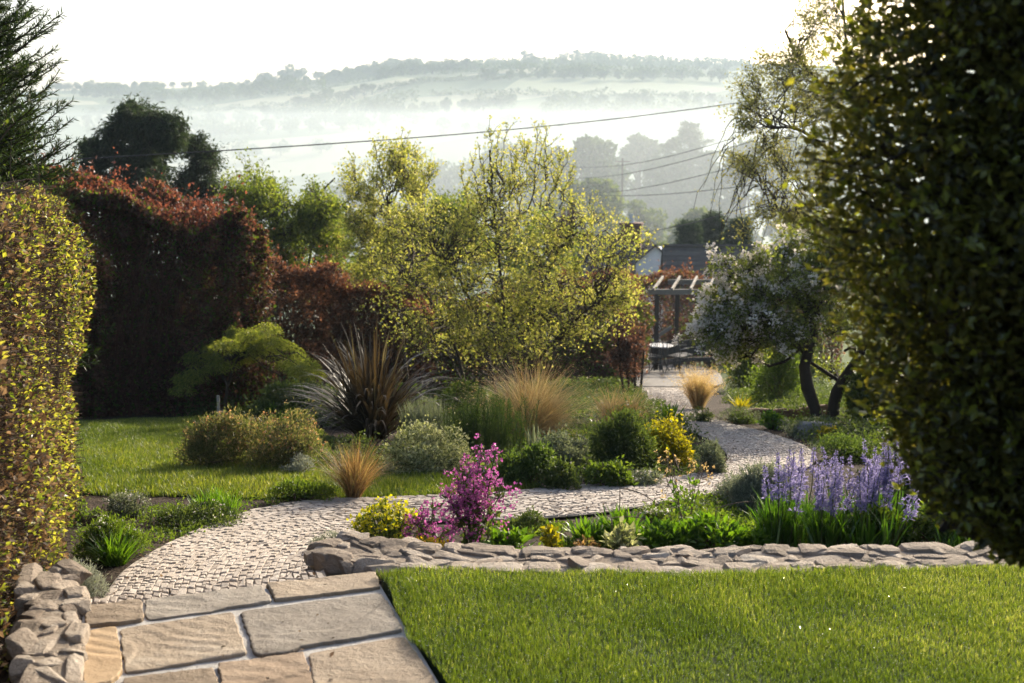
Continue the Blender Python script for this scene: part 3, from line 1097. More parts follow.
# upright whips above the crown
ub, uf = Buf(), Buf()
whips = [(490, 200, 490, 118), (487, 210, 478, 142), (494, 190, 498, 135), (520, 215, 522, 135), (528, 210, 545, 140), (540, 210, 552, 150), (510, 215, 510, 150), (548, 200, 570, 150), (535, 205, 536, 128),
         (470, 220, 462, 172), (560, 210, 575, 165), (500, 200, 506, 125), (515, 190, 515, 158), (525, 170, 528, 142), (480, 200, 470, 155), (555, 190, 560, 158), (545, 180, 545, 128), (590, 260, 590, 200)]
for (a, b, c, d) in whips:
    dy = rs.uniform(-.5, .5)
    p0 = np.array([float(xat(a, b, Y)), Y + dy, float(zat(b, Y))]) - B
    p1 = np.array([float(xat(c, d, Y)), Y + dy, float(zat(d, Y))]) - B
    L = curve_pts(p0, p1, 10, 0, .02)
    tubes(ub, L, np.linspace(.012, .004, 10), 5)
    for k in range(6):
        i = rs.integers(2, 9)
        e = L[0, i] + np.array([rs.normal(0, .12), rs.normal(0, .12), rs.uniform(.08, .3)])
        S = curve_pts(L[0, i], e, 4, 0, .04)
        tubes(ub, S, np.linspace(.006, .003, 4), 3)
        n = 14
        pos = S[0, rs.integers(1, 4, n)] + rs.normal(0, .025, (n, 3))
        leaves(uf, pos, rdir(n, .6), .055 * rs.uniform(.6, 1.2, n), .55)
    n = 60
    pos = L[0, rs.integers(2, 10, n)] + rs.normal(0, .02, (n, 3))
    leaves(uf, pos, rdir(n, .7), .052 * rs.uniform(.6, 1.2, n), .55)
ub.build('upright_whips', M['bark'], pear)
uf.build('whip_leaves', M['lf_pear'], pear)

# ---- second tree of the same kind, to its left
Y = 24.0
B = gp(400, Y, 400)
t2 = thing('pear_tree', 'upright sparse tree with bare crooked limbs, left of the middle tree', 'tree', B)
stems = [stemline([(410, 405, 0), (404, 350, 0), (398, 300, 0), (392, 250, 0), (388, 205, 0)], Y, B),
         stemline([(402, 300, 0), (380, 262, .2), (362, 240, .3), (345, 220, .4)], Y, B),
         stemline([(396, 270, 0), (412, 235, -.2), (424, 205, -.2)], Y, B)]
cl = []
for (a, b, r, n, sx, sy) in [(365, 185, .30, 9, 26, 18), (395, 170, .26, 8, 20, 18), (415, 195, .26, 8, 18, 24), (395, 230, .34, 12, 36, 24), (352, 235, .34, 8, 18, 24), (370, 260, .3, 10, 34, 24), (420, 265, .3, 8, 30, 26)]:
    for _ in range(n):
        cl.append((a + rs.normal(0, sx * .55), b + rs.normal(0, sy * .55), r * rs.uniform(.9, 1.5), rs.uniform(-.9, .9)))
crown(t2, stems, clus(cl, Y, B), M['bark'], M['lf_pear'], .062, 9, 26, .5, .034, .012, .004, .5, .04, .58, None, (.25, 1.0), .04)
ub, uf = Buf(), Buf()
for (a, b, c, d) in [(395, 190, 403, 130), (385, 190, 374, 142), (410, 200, 418, 160), (400, 195, 408, 150), (360, 200, 352, 160), (415, 200, 432, 165), (390, 190, 392, 150)]:
    p0 = np.array([float(xat(a, b, Y)), Y, float(zat(b, Y))]) - B
    p1 = np.array([float(xat(c, d, Y)), Y, float(zat(d, Y))]) - B
    L = curve_pts(p0, p1, 10, 0, .02)
    tubes(ub, L, np.linspace(.014, .005, 10), 5)
    for k in range(5):
        i = rs.integers(3, 9)
        e = L[0, i] + np.array([rs.normal(0, .14), rs.normal(0, .12), rs.uniform(.08, .3)])
        S = curve_pts(L[0, i], e, 4, 0, .04)
        tubes(ub, S, np.linspace(.006, .003, 4), 3)
        leaves(uf, S[0, rs.integers(1, 4, 12)] + rs.normal(0, .025, (12, 3)), rdir(12, .6), .06 * rs.uniform(.6, 1.2, 12), .55)
    leaves(uf, L[0, rs.integers(2, 10, 40)] + rs.normal(0, .02, (40, 3)), rdir(40, .7), .058 * rs.uniform(.6, 1.2, 40), .55)
ub.build('upright_whips', M['bark'], t2)
uf.build('whip_leaves', M['lf_pear'], t2)

# ---- greener apple tree on the left
Y = 29.0
B = gp(285, Y, 400)
t3 = thing('apple_tree', 'leafy green fruit tree behind the copper hedges, left of the sparse trees', 'tree', B)
stems = [stemline([(300, 400, 0), (296, 330, 0), (290, 270, 0), (280, 225, 0)], Y, B), stemline([(294, 300, 0), (312, 250, 0), (300, 215, 0), (318, 195, 0), (335, 178, 0)], Y, B)]
cl = []
for (a, b, r, n, sx, sy) in [(255, 195, .5, 16, 32, 18), (240, 235, .5, 12, 26, 26), (285, 240, .5, 14, 36, 26), (325, 235, .4, 8, 24, 26), (300, 280, .5, 12, 50, 20), (330, 205, .22, 3, 8, 8), (312, 212, .4, 8, 18, 14), (332, 228, .36, 7, 14, 16), (225, 270, .4, 6, 20, 18)]:
    for _ in range(n):
        cl.append((a + rs.normal(0, sx * .55), b + rs.normal(0, sy * .55), r * rs.uniform(.6, 1.2), rs.uniform(-1.2, 1.2)))
crown(t3, stems, clus(cl, Y, B), M['bark_dark'], M['lf_bright'], .085, 10, 34, .5, .03, .014, .006, .3, .08, .62, None, (.3, 1.0), .05)

# ---- dense bright green tree further back
Y = 42.0
B = gp(450, Y, 300)
t4 = thing('leafy_tree', 'dense mid green round tree just behind the sparse middle tree', 'tree', B)
cl = []
for (a, b, r, n, sx, sy) in [(450, 215, .7, 16, 34, 16), (440, 245, .8, 18, 44, 20), (480, 250, .8, 10, 30, 20), (410, 255, .7, 8, 20, 18)]:
    for _ in range(n):
        cl.append((a + rs.normal(0, sx * .55), b + rs.normal(0, sy * .55), r * rs.uniform(.6, 1.2), rs.uniform(-1.6, 1.6)))
crown(t4, [stemline([(450, 340, 0), (450, 280, 0), (452, 235, 0)], Y, B)], clus(cl, Y, B), M['bark_dark'], M['lf_bright'], .14, 7, 24, .5, .12, .04, .01, .3, .08, .62)

# ---- blossoming apple on the right
Y = 16.5
B = gp(826, Y, 425)
t5 = thing('apple_tree', 'low spreading apple tree in white blossom on two bent trunks, right of the path', 'tree', B)
stems = [stemline([(822, 428, 0), (812, 400, 0), (804, 372, 0), (810, 345, 0), (812, 320, 0), (800, 300, -.1), (780, 285, -.2), (745, 292, -.3), (712, 306, -.3)], Y, B),
         stemline([(832, 428, 0), (836, 395, .1), (850, 370, .2), (862, 350, .2), (872, 320, .2)], Y, B),
         stemline([(812, 325, 0), (818, 290, 0), (830, 255, .1), (836, 225, .2)], Y, B),
         stemline([(806, 322, 0), (780, 326, -.3), (756, 318, -.5)], Y, B)]
cl = []
for (a, b, r, n, sx, sy) in [(712, 318, .2, 12, 22, 18), (742, 308, .26, 16, 30, 24), (775, 300, .3, 16, 34, 30), (800, 265, .32, 14, 34, 30), (840, 250, .34, 14, 30, 36), (860, 310, .34, 12, 30, 30), (770, 265, .24, 8, 26, 18),
                             (745, 335, .2, 6, 30, 12), (800, 345, .26, 6, 30, 20), (722, 346, .16, 4, 8, 14)]:
    for _ in range(n):
        cl.append((a + rs.normal(0, sx * .7), b + rs.normal(0, sy * .7), r * rs.uniform(.8, 1.4), rs.uniform(-1.0, 1.0)))
bb = Buf()
Bt5 = B.copy()


def add_blossom(pos, dd):
    px = CX + FPX * (pos[:, 0] + Bt5[0]) / (pos[:, 1] + Bt5[1])
    n = len(pos)
    dens = np.clip((830 - px) / 100, .05, 1) * .05
    pick = rs.random(n) < dens
    P = pos[pick]
    for p in P:
        k = rs.integers(20, 36)
        d = rdir(k, .3)
        leaves(bb, p + d * rs.uniform(.02, .065, (k, 1)), d, rs.uniform(.028, .045, k), 1.0, fold=.05)


crown(t5, stems, clus(cl, Y, B), M['bark_dark'], M['lf_blossomtree'], .056, 8, 32, .5, .085, .016, .004, .35, .04, .6, add_blossom, (.35, 1.0), .07)
bb.build('blossom', M['blossom'], t5)

# ---- tall thin leaved tree on the right, drooping sprays
Y = 21.0
B = gp(905, Y, 400)
t6 = thing('birch_tree', 'tall airy tree with drooping leafy twigs against the sky, behind the big dark tree', 'tree', B)
stems = [stemline([(905, 420, 0), (900, 330, 0), (885, 230, 0), (862, 140, 0), (848, 60, 0), (842, -10, 0)], Y, B),
         stemline([(880, 205, 0), (840, 160, -.2), (800, 130, -.4), (770, 128, -.5)], Y, B),
         stemline([(862, 140, 0), (830, 95, .3), (800, 60, .4), (785, 30, .5)], Y, B),
         stemline([(888, 240, 0), (850, 215, .1), (815, 205, .1), (780, 215, .1)], Y, B)]
cl = []
for (a, b, r, n, sx, sy) in [(830, 20, .5, 14, 34, 30), (800, 65, .42, 12, 30, 26), (775, 105, .34, 12, 26, 22), (820, 110, .4, 10, 34, 26), (765, 150, .28, 9, 22, 22), (800, 170, .34, 8, 30, 22),
                             (770, 215, .24, 6, 24, 18), (800, 225, .3, 8, 28, 20), (745, 120, .18, 6, 12, 20), (738, 165, .2, 5, 10, 16), (755, 75, .24, 5, 14, 16), (860, 60, .5, 8, 30, 50)]:
    for _ in range(n):
        cl.append((a + rs.normal(0, sx * .5), b + rs.normal(0, sy * .5), r * rs.uniform(.8, 1.4), rs.uniform(-1.2, 1.2)))
crown(t6, stems, clus(cl, Y, B), M['bark_dark'], M['lf_birch'], .056, 7, 22, .5, .036, .010, .0035, .0, .05, .5, None, (.25, 1.0), .06, tipw=.15)
ub, uf = Buf(), Buf()
for _ in range(30):
    a, b = rs.uniform(728, 830), rs.uniform(100, 185)
    p0 = np.array([float(xat(a, b, Y)), Y + rs.uniform(-.6, .6), float(zat(b, Y))]) - B
    p1 = p0 + np.array([rs.normal(-.25, .2), rs.normal(0, .15), -rs.uniform(.6, 1.35)])
    L = curve_pts(p0, p1, 8, .16, .015)
    tubes(ub, L, np.linspace(.009, .0035, 8), 4)
    n = 16
    leaves(uf, L[0, rs.integers(1, 7, n)] + rs.normal(0, .03, (n, 3)), rdir(n, -.2), .045 * rs.uniform(.6, 1.2, n), .5)
ub.build('drooping_twigs', M['bark_dark'], t6)
uf.build('drooping_leaves', M['lf_birch'], t6)

# ---- the big near tree at the right edge
Y = 3.75
M['bark_holly'] = surf_mat('holly_bark', [(.045, .028, .015), (.10, .065, .035)], 18, .95, .9, 40)
big = thing('holly_tree', 'big dark glossy leaved clipped tree filling the right edge, closest to the camera', 'tree', (1.77, 3.85, 0))
Bb = np.array([1.77, 3.85, 0])
bt = Buf()
tubes(bt, smooth_poly(np.array([[.62, .05, -.1], [.40, .03, .3], [.10, .02, .66], [-.14, .0, .92], [-.30, .02, 1.4], [-.3, 0, 2.2]]), 16), np.linspace(.085, .04, 16), 12)
bt.build('trunk', M['bark_holly'], big, smooth=True)
SIL = [(-160, .74), (0, .80), (60, .83), (120, .88), (170, .88), (210, .91), (250, .87), (300, .79), (350, .72), (400, .67), (450, .62), (490, .55), (520, .45), (545, .34), (565, .2), (580, .02)]
SZ = np.array([float(zat(p, Y)) for p, _ in SIL])[::-1]
SR = np.array([r for _, r in SIL])[::-1]
cxl = -.02   # crown axis relative to the root
nb, fb, tw, yf = Buf(), Buf(), Buf(), Buf()
n = 70000
z = rs.uniform(SZ[0], 3.0, n)
th = rs.uniform(0, 6.283, n)
th = np.where(rs.random(n) < .62, np.arctan2(-1, -.5) + rs.normal(0, .95, n), th)
lump = 1 + .09 * noise2(th * 3.2, z * 4.5, 5) + .08 * noise2(th * 8, z * 11, 6) + .05 * noise2(th * 19, z * 25, 7)
R = np.interp(z, SZ, SR) * .90 * lump
rad = R * (1 - .5 * rs.random(n) ** 1.3)
# the crown is lower towards the trunk side and drops as one skirt towards the camera
P = np.column_stack([cxl + rad * np.cos(th), rad * np.sin(th), z])
D = np.column_stack([np.cos(th), np.sin(th), np.full(n, .25)]) * .8 + rdir(n, .1)
leaves(fb, P, D, .033 * rs.uniform(.6, 1.3, n), .6, np.clip(rs.normal(.4, .25, n), 0, 1))
m_ = 1500
q = rs.integers(0, n, m_)
c0 = np.column_stack([np.full(m_, -.3) + rs.normal(0, .05, m_), rs.normal(0, .05, m_), np.clip(P[q, 2] + rs.uniform(-.3, .25, m_), 1.0, 3)])
tubes(tw, curve_pts(c0, P[q], 6, .03, .03), np.linspace(.012, .003, 6)[None], 4)
# stray sprigs past the clipped outline
ns = 900
q = rs.integers(0, n, ns)
dirs = nrm(np.column_stack([np.cos(th[q]), np.sin(th[q]), rs.uniform(-.1, .8, ns)]))
base_ = np.column_stack([cxl + R[q] * .93 * np.cos(th[q]), R[q] * .93 * np.sin(th[q]), z[q]])
tip = base_ + dirs * rs.uniform(.05, .17, (ns, 1))
SP_ = curve_pts(base_, tip, 4, 0, .05)
tubes(tw, SP_, np.linspace(.003, .0015, 4)[None], 3)
k = 6
pos = SP_[:, 1:].repeat(2, 1).reshape(-1, 3)
leaves(yf, pos + rs.normal(0, .006, pos.shape), np.repeat(dirs, 6, 0) * .5 + rdir(len(pos), .2), .036 * rs.uniform(.6, 1.2, len(pos)), .6)
fb.build('foliage', M['lf_holly'], big)
tw.build('branches', M['bark_dark'], big)
M['lf_hollyyoung'] = leaf_mat('holly_young_leaf', [(.08, .10, .02), (.13, .15, .03), (.19, .19, .05)], .5, (1.9, 1.8, .5), .25, .6)
yf.build('young_sprigs', M['lf_hollyyoung'], big)

# ---- Japanese maple with lacy tiers
P = hit(222, 417)
Y = P[1]
mp_ = thing('maple_tree', 'small lacy green Japanese maple with spreading tiers on the lower lawn', 'tree', P)
stems = [stemline([(224, 418, 0), (226, 395, 0), (232, 372, 0), (242, 352, 0), (255, 342, 0)], Y, P), stemline([(228, 385, 0), (215, 365, -.1), (200, 358, -.2)], Y, P), stemline([(238, 360, 0), (262, 350, .2), (285, 346, .2)], Y, P)]
mb_ = Buf()
for s in stems:
    tubes(mb_, smooth_poly(s, 12), np.linspace(.024, .01, 12), 7)
fb = Buf()
tiers = [(258, 337, 38, 8), (290, 345, 30, 9), (225, 350, 34, 9), (200, 366, 28, 9), (182, 386, 18, 8), (250, 356, 40, 8), (275, 360, 30, 7), (210, 382, 26, 8), (240, 374, 30, 7), (306, 352, 16, 6), (190, 372, 24, 7), (235, 340, 22, 6), (262, 372, 22, 6), (205, 395, 18, 6)]
tiers = []
for _ in range(54):
    u, v = rs.uniform(-1, 1), rs.random()
    tiers.append((246 + 68 * u, 334 + 40 * abs(u) ** 1.7 + v * rs.uniform(4, 34) - (4 if u > 0 else -6 * u), rs.uniform(11, 20), rs.uniform(5, 9)))
for (a, b, sx, sy) in tiers:
    dy = rs.uniform(-.55, .55)
    c = np.array([float(xat(a, b, Y + dy)), Y + dy, float(zat(b, Y + dy))]) - P
    sx_, sy_ = sx / FPX * Y * .86, sy / FPX * Y * 1.0
    c[2] += rs.normal(0, .05)
    n = 360
    d = rdir(n)
    r_ = rs.random(n) ** .5
    Q = c + d * np.array([sx_, sx_ * .8, sy_]) * r_[:, None]
    Q[:, 2] -= .35 * (r_ ** 2) * sy_ * 2.0 * (np.hypot(d[:, 0], d[:, 1]))
    dr = np.column_stack([d[:, 0], d[:, 1], -.5 * np.ones(n)]) + rdir(n) * .5
    leaves(fb, Q, dr, .05 * rs.uniform(.6, 1.2, n), .28, upn=1.2)
    tubes(mb_, curve_pts(stems[0][3], c, 6, .05, .04), np.linspace(.012, .004, 6), 5)
mb_.build('trunk', M['bark'], mp_, smooth=True)
fb.build('crown', M['lf_maple'], mp_)
M['stake'] = surf_mat('weathered_wood', [(.22, .19, .15), (.38, .34, .28)], 20, .9, .3)
S = hit(220, 419)
stk = Buf()
beam(stk, (0, 0, -.05), (.0, 0, .34), .035, .035)
o = stk.build('plant_stake', M['stake'], None, loc=tuple(S + np.array([.0, -.06, 0])))
tag(o, 'short pale wooden stake in the grass beneath the small maple', 'stake')

# ---- conifers on the left
def conifer(root, h, r, n_br, leafm, sprig, bark, droop=.25, weep=False, top=.02):
    tb, fb = Buf(), Buf()
    tubes(tb, np.array([[0, 0, -.2], [0, 0, h * .5], [0.02, 0, h * .98]]), np.array([.035 * h ** .8, .022 * h ** .8, .006]), 7)
    z = h * (1 - (1 - top) * rs.random(n_br) ** .75 * .94)
    az = rs.uniform(0, 6.283, n_br)
    prof = np.clip((h - z) / h, 0, 1)
    L = r * (prof ** .8) * rs.uniform(.65, 1.12, n_br) + .06
    p0 = np.column_stack([np.zeros(n_br), np.zeros(n_br), z - (0 if weep else 0)])
    if weep:
        p1 = p0 + np.column_stack([np.cos(az) * L, np.sin(az) * L, L * .25])
        bp_ = curve_pts(p0, p1, 6, .14, .02)
    else:
        p1 = p0 + np.column_stack([np.cos(az) * L, np.sin(az) * L, -droop * L + .35 * L])
        bp_ = curve_pts(p0, p1, 6, -.06, .02)
    tubes(tb, bp_, np.linspace(.012, .004, 6)[None] * h ** .4, 4)
    tb.build('trunk', bark, root)
    for k in range(6):
        pass
    m_ = 16
    t = rs.uniform(.15, 1.0, (n_br, m_))
    seg = np.clip((t * 5).astype(int), 0, 4)
    fr = (t * 5 - seg)[..., None]
    pos = np.take_along_axis(bp_, seg[..., None].repeat(3, -1), 1) * (1 - fr) + np.take_along_axis(bp_, (seg + 1)[..., None].repeat(3, -1), 1) * fr
    ax = nrm(p1 - p0)[:, None].repeat(m_, 1)
    sd = np.cross(ax, np.array([0, 0, 1.]))
    D = ax * .7 + sd * rs.choice([-1, 1], (n_br, m_))[..., None] * .8 + rs.normal(0, .2, (n_br, m_, 3))
    if weep:
        D = D * .5 + np.array([0, 0, -1.0])
    pos, D = pos.reshape(-1, 3), nrm(D.reshape(-1, 3))
    # each sprig is a small fan of needles
    k = 9
    Ls = sprig * rs.uniform(.6, 1.2, len(pos))
    tt = np.tile(np.linspace(0, .85, k), (len(pos), 1))
    Q = pos[:, None] + D[:, None] * (tt * Ls[:, None])[..., None]
    dn = D[:, None] * .7 + rs.normal(0, .45, (len(pos), k, 3))
    leaves(fb, Q.reshape(-1, 3), dn.reshape(-1, 3), np.repeat(Ls, k) * (.45 if not weep else .6) * rs.uniform(.7, 1.2, len(pos) * k), .22 if not weep else .3, fold=.04)
    fb.build('foliage', leafm, root)


def con_at(px, Y, pytop, hw, name, label, **kw):
    B = gp(px, Y, 250)
    h = float(zat(pytop, Y)) - B[2]
    r = thing(name, label, 'tree', B)
    conifer(r, h, hw / FPX * Y, **kw)
    return r


# spruce behind the near hedge: branch tips lean into the frame
sp_ = thing('spruce_tree', 'dark spruce with spiky upturned branch tips at the top left corner', 'tree', (-4.62, 10.6, float(gz(-4.62, 10.6))))
tb, fb = Buf(), Buf()
hS = 4.9
tubes(tb, np.array([[0, 0, -.1], [0, 0, hS * .5], [0, 0, hS]]), np.array([.09, .06, .01]), 8)
nb_ = 1300
z = rs.uniform(.7, hS, nb_)
az = rs.uniform(0, 6.283, nb_)
L = np.interp(z, [0, 2.2, 3.2, 3.9, 4.5, 4.9], [.98, .98, .92, .56, .34, .1]) * rs.uniform(.6, 1.15, nb_)
p0 = np.column_stack([np.zeros(nb_), np.zeros(nb_), z])
p1 = p0 + np.column_stack([np.cos(az) * L, np.sin(az) * L, L * rs.uniform(.1, .6, nb_)])
bp_ = curve_pts(p0, p1, 7, -.08, .02)
tubes(tb, bp_, np.linspace(.012, .004, 7)[None], 4)
tb.build('trunk', M['bark_dark'], sp_)


def needle_line(fb, bp_, k, nl, w):
    n, m_, _ = bp_.shape
    t = np.linspace(.12, 1.0, k)[None].repeat(n, 0) * (m_ - 1)
    seg = np.clip(t.astype(int), 0, m_ - 2)
    fr = (t - seg)[..., None]
    a = np.take_along_axis(bp_, seg[..., None].repeat(3, -1), 1)
    b = np.take_along_axis(bp_, (seg + 1)[..., None].repeat(3, -1), 1)
    pos = (a * (1 - fr) + b * fr).reshape(-1, 3)
    ax = nrm((b - a).reshape(-1, 3))
    leaves(fb, pos, ax * .9 + rdir(len(pos)) * .9, nl * rs.uniform(.7, 1.2, len(pos)), w, fold=.03)


needle_line(fb, bp_, 170, .065, .14)
# side shoots
q = rs.integers(0, nb_, 1500)
i = rs.integers(2, 6, 1500)
s0 = bp_[q, i]
ax = nrm(p1 - p0)[q]
sd = np.cross(ax, [0, 0, 1.]) * rs.choice([-1, 1], 1500)[:, None]
s1 = s0 + (ax * .6 + sd * .6 + np.array([0, 0, .35])) * rs.uniform(.12, .3, 1500)[:, None]
sp2 = curve_pts(s0, s1, 4, 0, .02)
needle_line(fb, sp2, 80, .055, .14)
fb.build('foliage', M['lf_spruce'], sp_)

def weeping(name, label, px, Y, blobs, leaf=.17):
    B = gp(px, Y, 250)
    r = thing(name, label, 'tree', B)
    cl = []
    for (a, b, rr, n, sx, sy) in blobs:
        for _ in range(n):
            cl.append((a + rs.normal(0, sx * .6), b + rs.normal(0, sy * .6), rr * rs.uniform(.7, 1.25), rs.uniform(-1.1, 1.1)))
    top = min(b[1] for b in blobs)
    crown(r, [stemline([(px, 290, 0), (px - 2, 220, 0), (px + 2, top + 12, 0)], Y, B)], clus(cl, Y, B), M['bark_dark'], M['lf_conifer'], leaf, 14, 34, .5, .12, .03, .008, -.1, .07, .28, None, (.2, 1.0), .04, tipw=.9)
    return r


weeping('cypress_tree', 'large dark weeping cypress rising behind the copper hedge', 138, 36,
        [(130, 112, .2, 3, 4, 5), (172, 128, .2, 3, 4, 6), (88, 148, .2, 3, 6, 5), (128, 122, .34, 4, 8, 8), (145, 124, .42, 6, 12, 8), (160, 132, .40, 6, 12, 10), (112, 142, .36, 5, 10, 10), (96, 150, .26, 3, 8, 10), (172, 142, .34, 5, 8, 10), (140, 155, .6, 12, 26, 14), (120, 180, .6, 10, 24, 14), (160, 180, .6, 12, 24, 16), (140, 200, .6, 8, 30, 14), (140, 225, .7, 8, 34, 14), (90, 165, .22, 3, 6, 12)])
weeping('cypress_tree', 'smaller dark conifer leaning against the large weeping cypress', 196, 38,
        [(188, 140, .26, 3, 5, 6), (196, 152, .34, 5, 9, 10), (204, 166, .36, 6, 8, 12), (190, 180, .45, 7, 14, 14), (204, 192, .45, 6, 12, 12), (196, 218, .5, 8, 20, 14)], .13)
for px, pt, hw, Yk, lab in [(688, 223, 18, 74, 'low dark conifer behind the slate roof, first from the chimney'), (712, 214, 22, 77, 'dark conifer behind the slate roof, tallest of the row'), (738, 220, 20, 75, 'dark conifer behind the slate roof, beside the airy tree')]:
    con_at(px, Yk, pt, hw * 1.3, 'conifer', lab, n_br=340, leafm=M['lf_conifer'], sprig=.6, bark=M['bark_dark'])

# ---- small copper shrub tree on bare stems
P = gp(634, 24.5, 395)
Y = 24.5
cs = thing('copper_shrub', 'rounded copper leaved shrub on bare stems, left of the garden table', 'shrub', P)
stems = [stemline([(630 + k * 5, 398, 0), (628 + k * 7, 375, 0), (626 + k * 9, 350, 0)], Y, P) for k in (-1, 0, 1, 2)]
cl = [(628 + rs.normal(0, 9), 348 + rs.normal(0, 13), .24 * rs.uniform(.7, 1.2), rs.uniform(-.4, .4)) for _ in range(20)]
crown(cs, stems, clus(cl, Y, P), M['bark_dark'], M['lf_copper'], .06, 9, 30, .4, .03, .012, .004, .3, .03, .6)
# ------------------------------------------------------------------ border plants
M['lf_mid'] = leaf_mat('border_leaf', [(.045, .08, .018), (.08, .125, .026), (.12, .17, .042)], .5, (1.9, 1.8, .5), .5, .35)
M['lf_fresh'] = leaf_mat('fresh_leaf', [(.045, .10, .012), (.075, .15, .018), (.12, .19, .03)], .48, (1.9, 1.9, .4), .42, .45)
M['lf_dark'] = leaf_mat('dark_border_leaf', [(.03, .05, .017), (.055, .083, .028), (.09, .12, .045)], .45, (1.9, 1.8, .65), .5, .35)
M['lf_grey'] = leaf_mat('grey_green_leaf', [(.09, .11, .075), (.14, .16, .11), (.20, .22, .165)], .35, (1.5, 1.5, .9), .7, .2)
M['lf_silver'] = leaf_mat('silver_leaf', [(.16, .175, .14), (.25, .265, .22), (.34, .35, .30)], .35, (1.3, 1.3, 1.0), .75, .2)
M['lf_santolina'] = leaf_mat('santolina_leaf', [(.11, .13, .095), (.18, .20, .155), (.27, .29, .235)], .38, (1.4, 1.4, .95), .75, .2)
M['lf_varieg'] = leaf_mat('variegated_leaf', [(.10, .12, .05), (.20, .22, .11), (.38, .38, .24), (.52, .51, .37)], .45, (1.5, 1.5, .8), .5, .35)
M['lf_yellow'] = leaf_mat('yellow_leaf', [(.12, .13, .015), (.22, .20, .018), (.32, .28, .025)], .48, (1.8, 1.7, .3), .5, .3)
M['lf_wallf'] = leaf_mat('wallflower_leaf', [(.055, .07, .03), (.09, .105, .045), (.14, .145, .075), (.20, .15, .09)], .48, (1.8, 1.7, .8), .5, .3)
M['fl_yellow'] = leaf_mat('yellow_bract', [(.32, .32, .02), (.45, .42, .025), (.55, .50, .04)], .45, (1.5, 1.45, .3), .5, .3)
M['fl_gold'] = leaf_mat('golden_flower', [(.50, .30, .015), (.62, .42, .02), (.68, .52, .04)], .45, (1.4, 1.3, .3), .5, .3)
M['fl_orange'] = leaf_mat('orange_flower', [(.22, .11, .06), (.32, .19, .11), (.38, .28, .18)], .45, (1.6, 1.5, .9), .6, .2)
M['fl_white'] = leaf_mat('white_flower', [(.50, .42, .40), (.68, .64, .60), (.75, .73, .70)], .45, (1.0, .98, .96), .6, .2)
M['fl_purple'] = leaf_mat('magenta_flower', [(.20, .04, .15), (.30, .08, .23), (.42, .15, .34)], .5, (1.6, 1.3, 1.5), .5, .3)
M['fl_blue'] = leaf_mat('violet_blue_flower', [(.13, .115, .25), (.21, .19, .35), (.33, .30, .48)], .5, (1.4, 1.35, 1.35), .5, .3)
M['fl_pink'] = leaf_mat('pink_flower', [(.42, .20, .40), (.55, .32, .52)], .5, (1.3, 1.2, 1.3), .5, .3)
M['lf_bronze'] = leaf_mat('bronze_sword_leaf', [(.016, .012, .010), (.034, .026, .02), (.06, .046, .03)], .26, (2.4, 2.0, .9), .5, .18)
M['lf_bronzepale'] = leaf_mat('pale_sword_leaf', [(.07, .062, .038), (.12, .105, .065)], .38, (1.9, 1.7, .9), .3, .5)
M['gr_orange'] = leaf_mat('orange_grass', [(.11, .065, .035), (.20, .125, .06), (.32, .22, .12), (.15, .15, .05)], .5, (1.8, 1.6, .9), .5, .3)
M['gr_tan'] = leaf_mat('tan_grass', [(.24, .155, .07), (.38, .27, .135), (.52, .40, .24), (.24, .21, .09)], .55, (1.6, 1.5, 1.0), .55, .3)
M['lf_feather'] = leaf_mat('feathery_leaf', [(.035, .06, .02), (.06, .095, .032), (.10, .14, .05)], .45, (1.9, 1.9, .6), .6, .2)
M['lf_strap'] = leaf_mat('strap_leaf', [(.03, .075, .012), (.055, .12, .018), (.09, .16, .03)], .42, (1.8, 1.9, .4), .3, .5)
M['dry_stem'] = surf_mat('dry_stem', [(.13, .085, .06), (.26, .19, .13)], 20, .9, 0)


def bbox_base(x0, x1, pyt, pyb, dy=.3):
    P = hit((x0 + x1) / 2, pyb)
    w = (x1 - x0) / FPX * P[1]
    P = np.array([P[0], P[1] + w * dy, float(gz(P[0], P[1] + w * dy))])
    P[0] = float(xat((x0 + x1) / 2, pyb, P[1]))
    w = (x1 - x0) / FPX * P[1]
    h = float(zat(pyt, P[1])) - P[2]
    return P, w, h


def lumps_fill(n, w, h, k, size, lump=.38, seed=None, up=.5, shell=.5, flat_top=False):
    w = w * 1.18
    """points and outward directions spread over k clumps that fill a rounded mound w wide and h high"""
    cs_ = []
    while len(cs_) < k:
        d = rdir(1)[0]
        d[2] = abs(d[2])
        r_ = rs.uniform(.5, .82)
        cs_.append(np.array([d[0] * w / 2 * r_, d[1] * w / 2 * .8 * r_, h * (.10 + .62 * d[2] * rs.uniform(.6, 1.0))]))
    cs_ = np.array(cs_)
    pick = rs.integers(0, k, n)
    d = rdir(n, up * .4)
    rad = np.array([lump * w * .5, lump * w * .5, lump * h * .75]) * rs.uniform(.75, 1.2, (k, 1))[pick]
    P = cs_[pick] + d * rad * (shell + (1 - shell) * rs.random(n) ** .6)[:, None]
    st_ = rs.random(n) < .12
    P[st_] += d[st_] * rad[st_] * rs.uniform(.1, .75, (int(st_.sum()), 1))
    P[:, 2] = np.abs(P[:, 2])
    return P, d, cs_


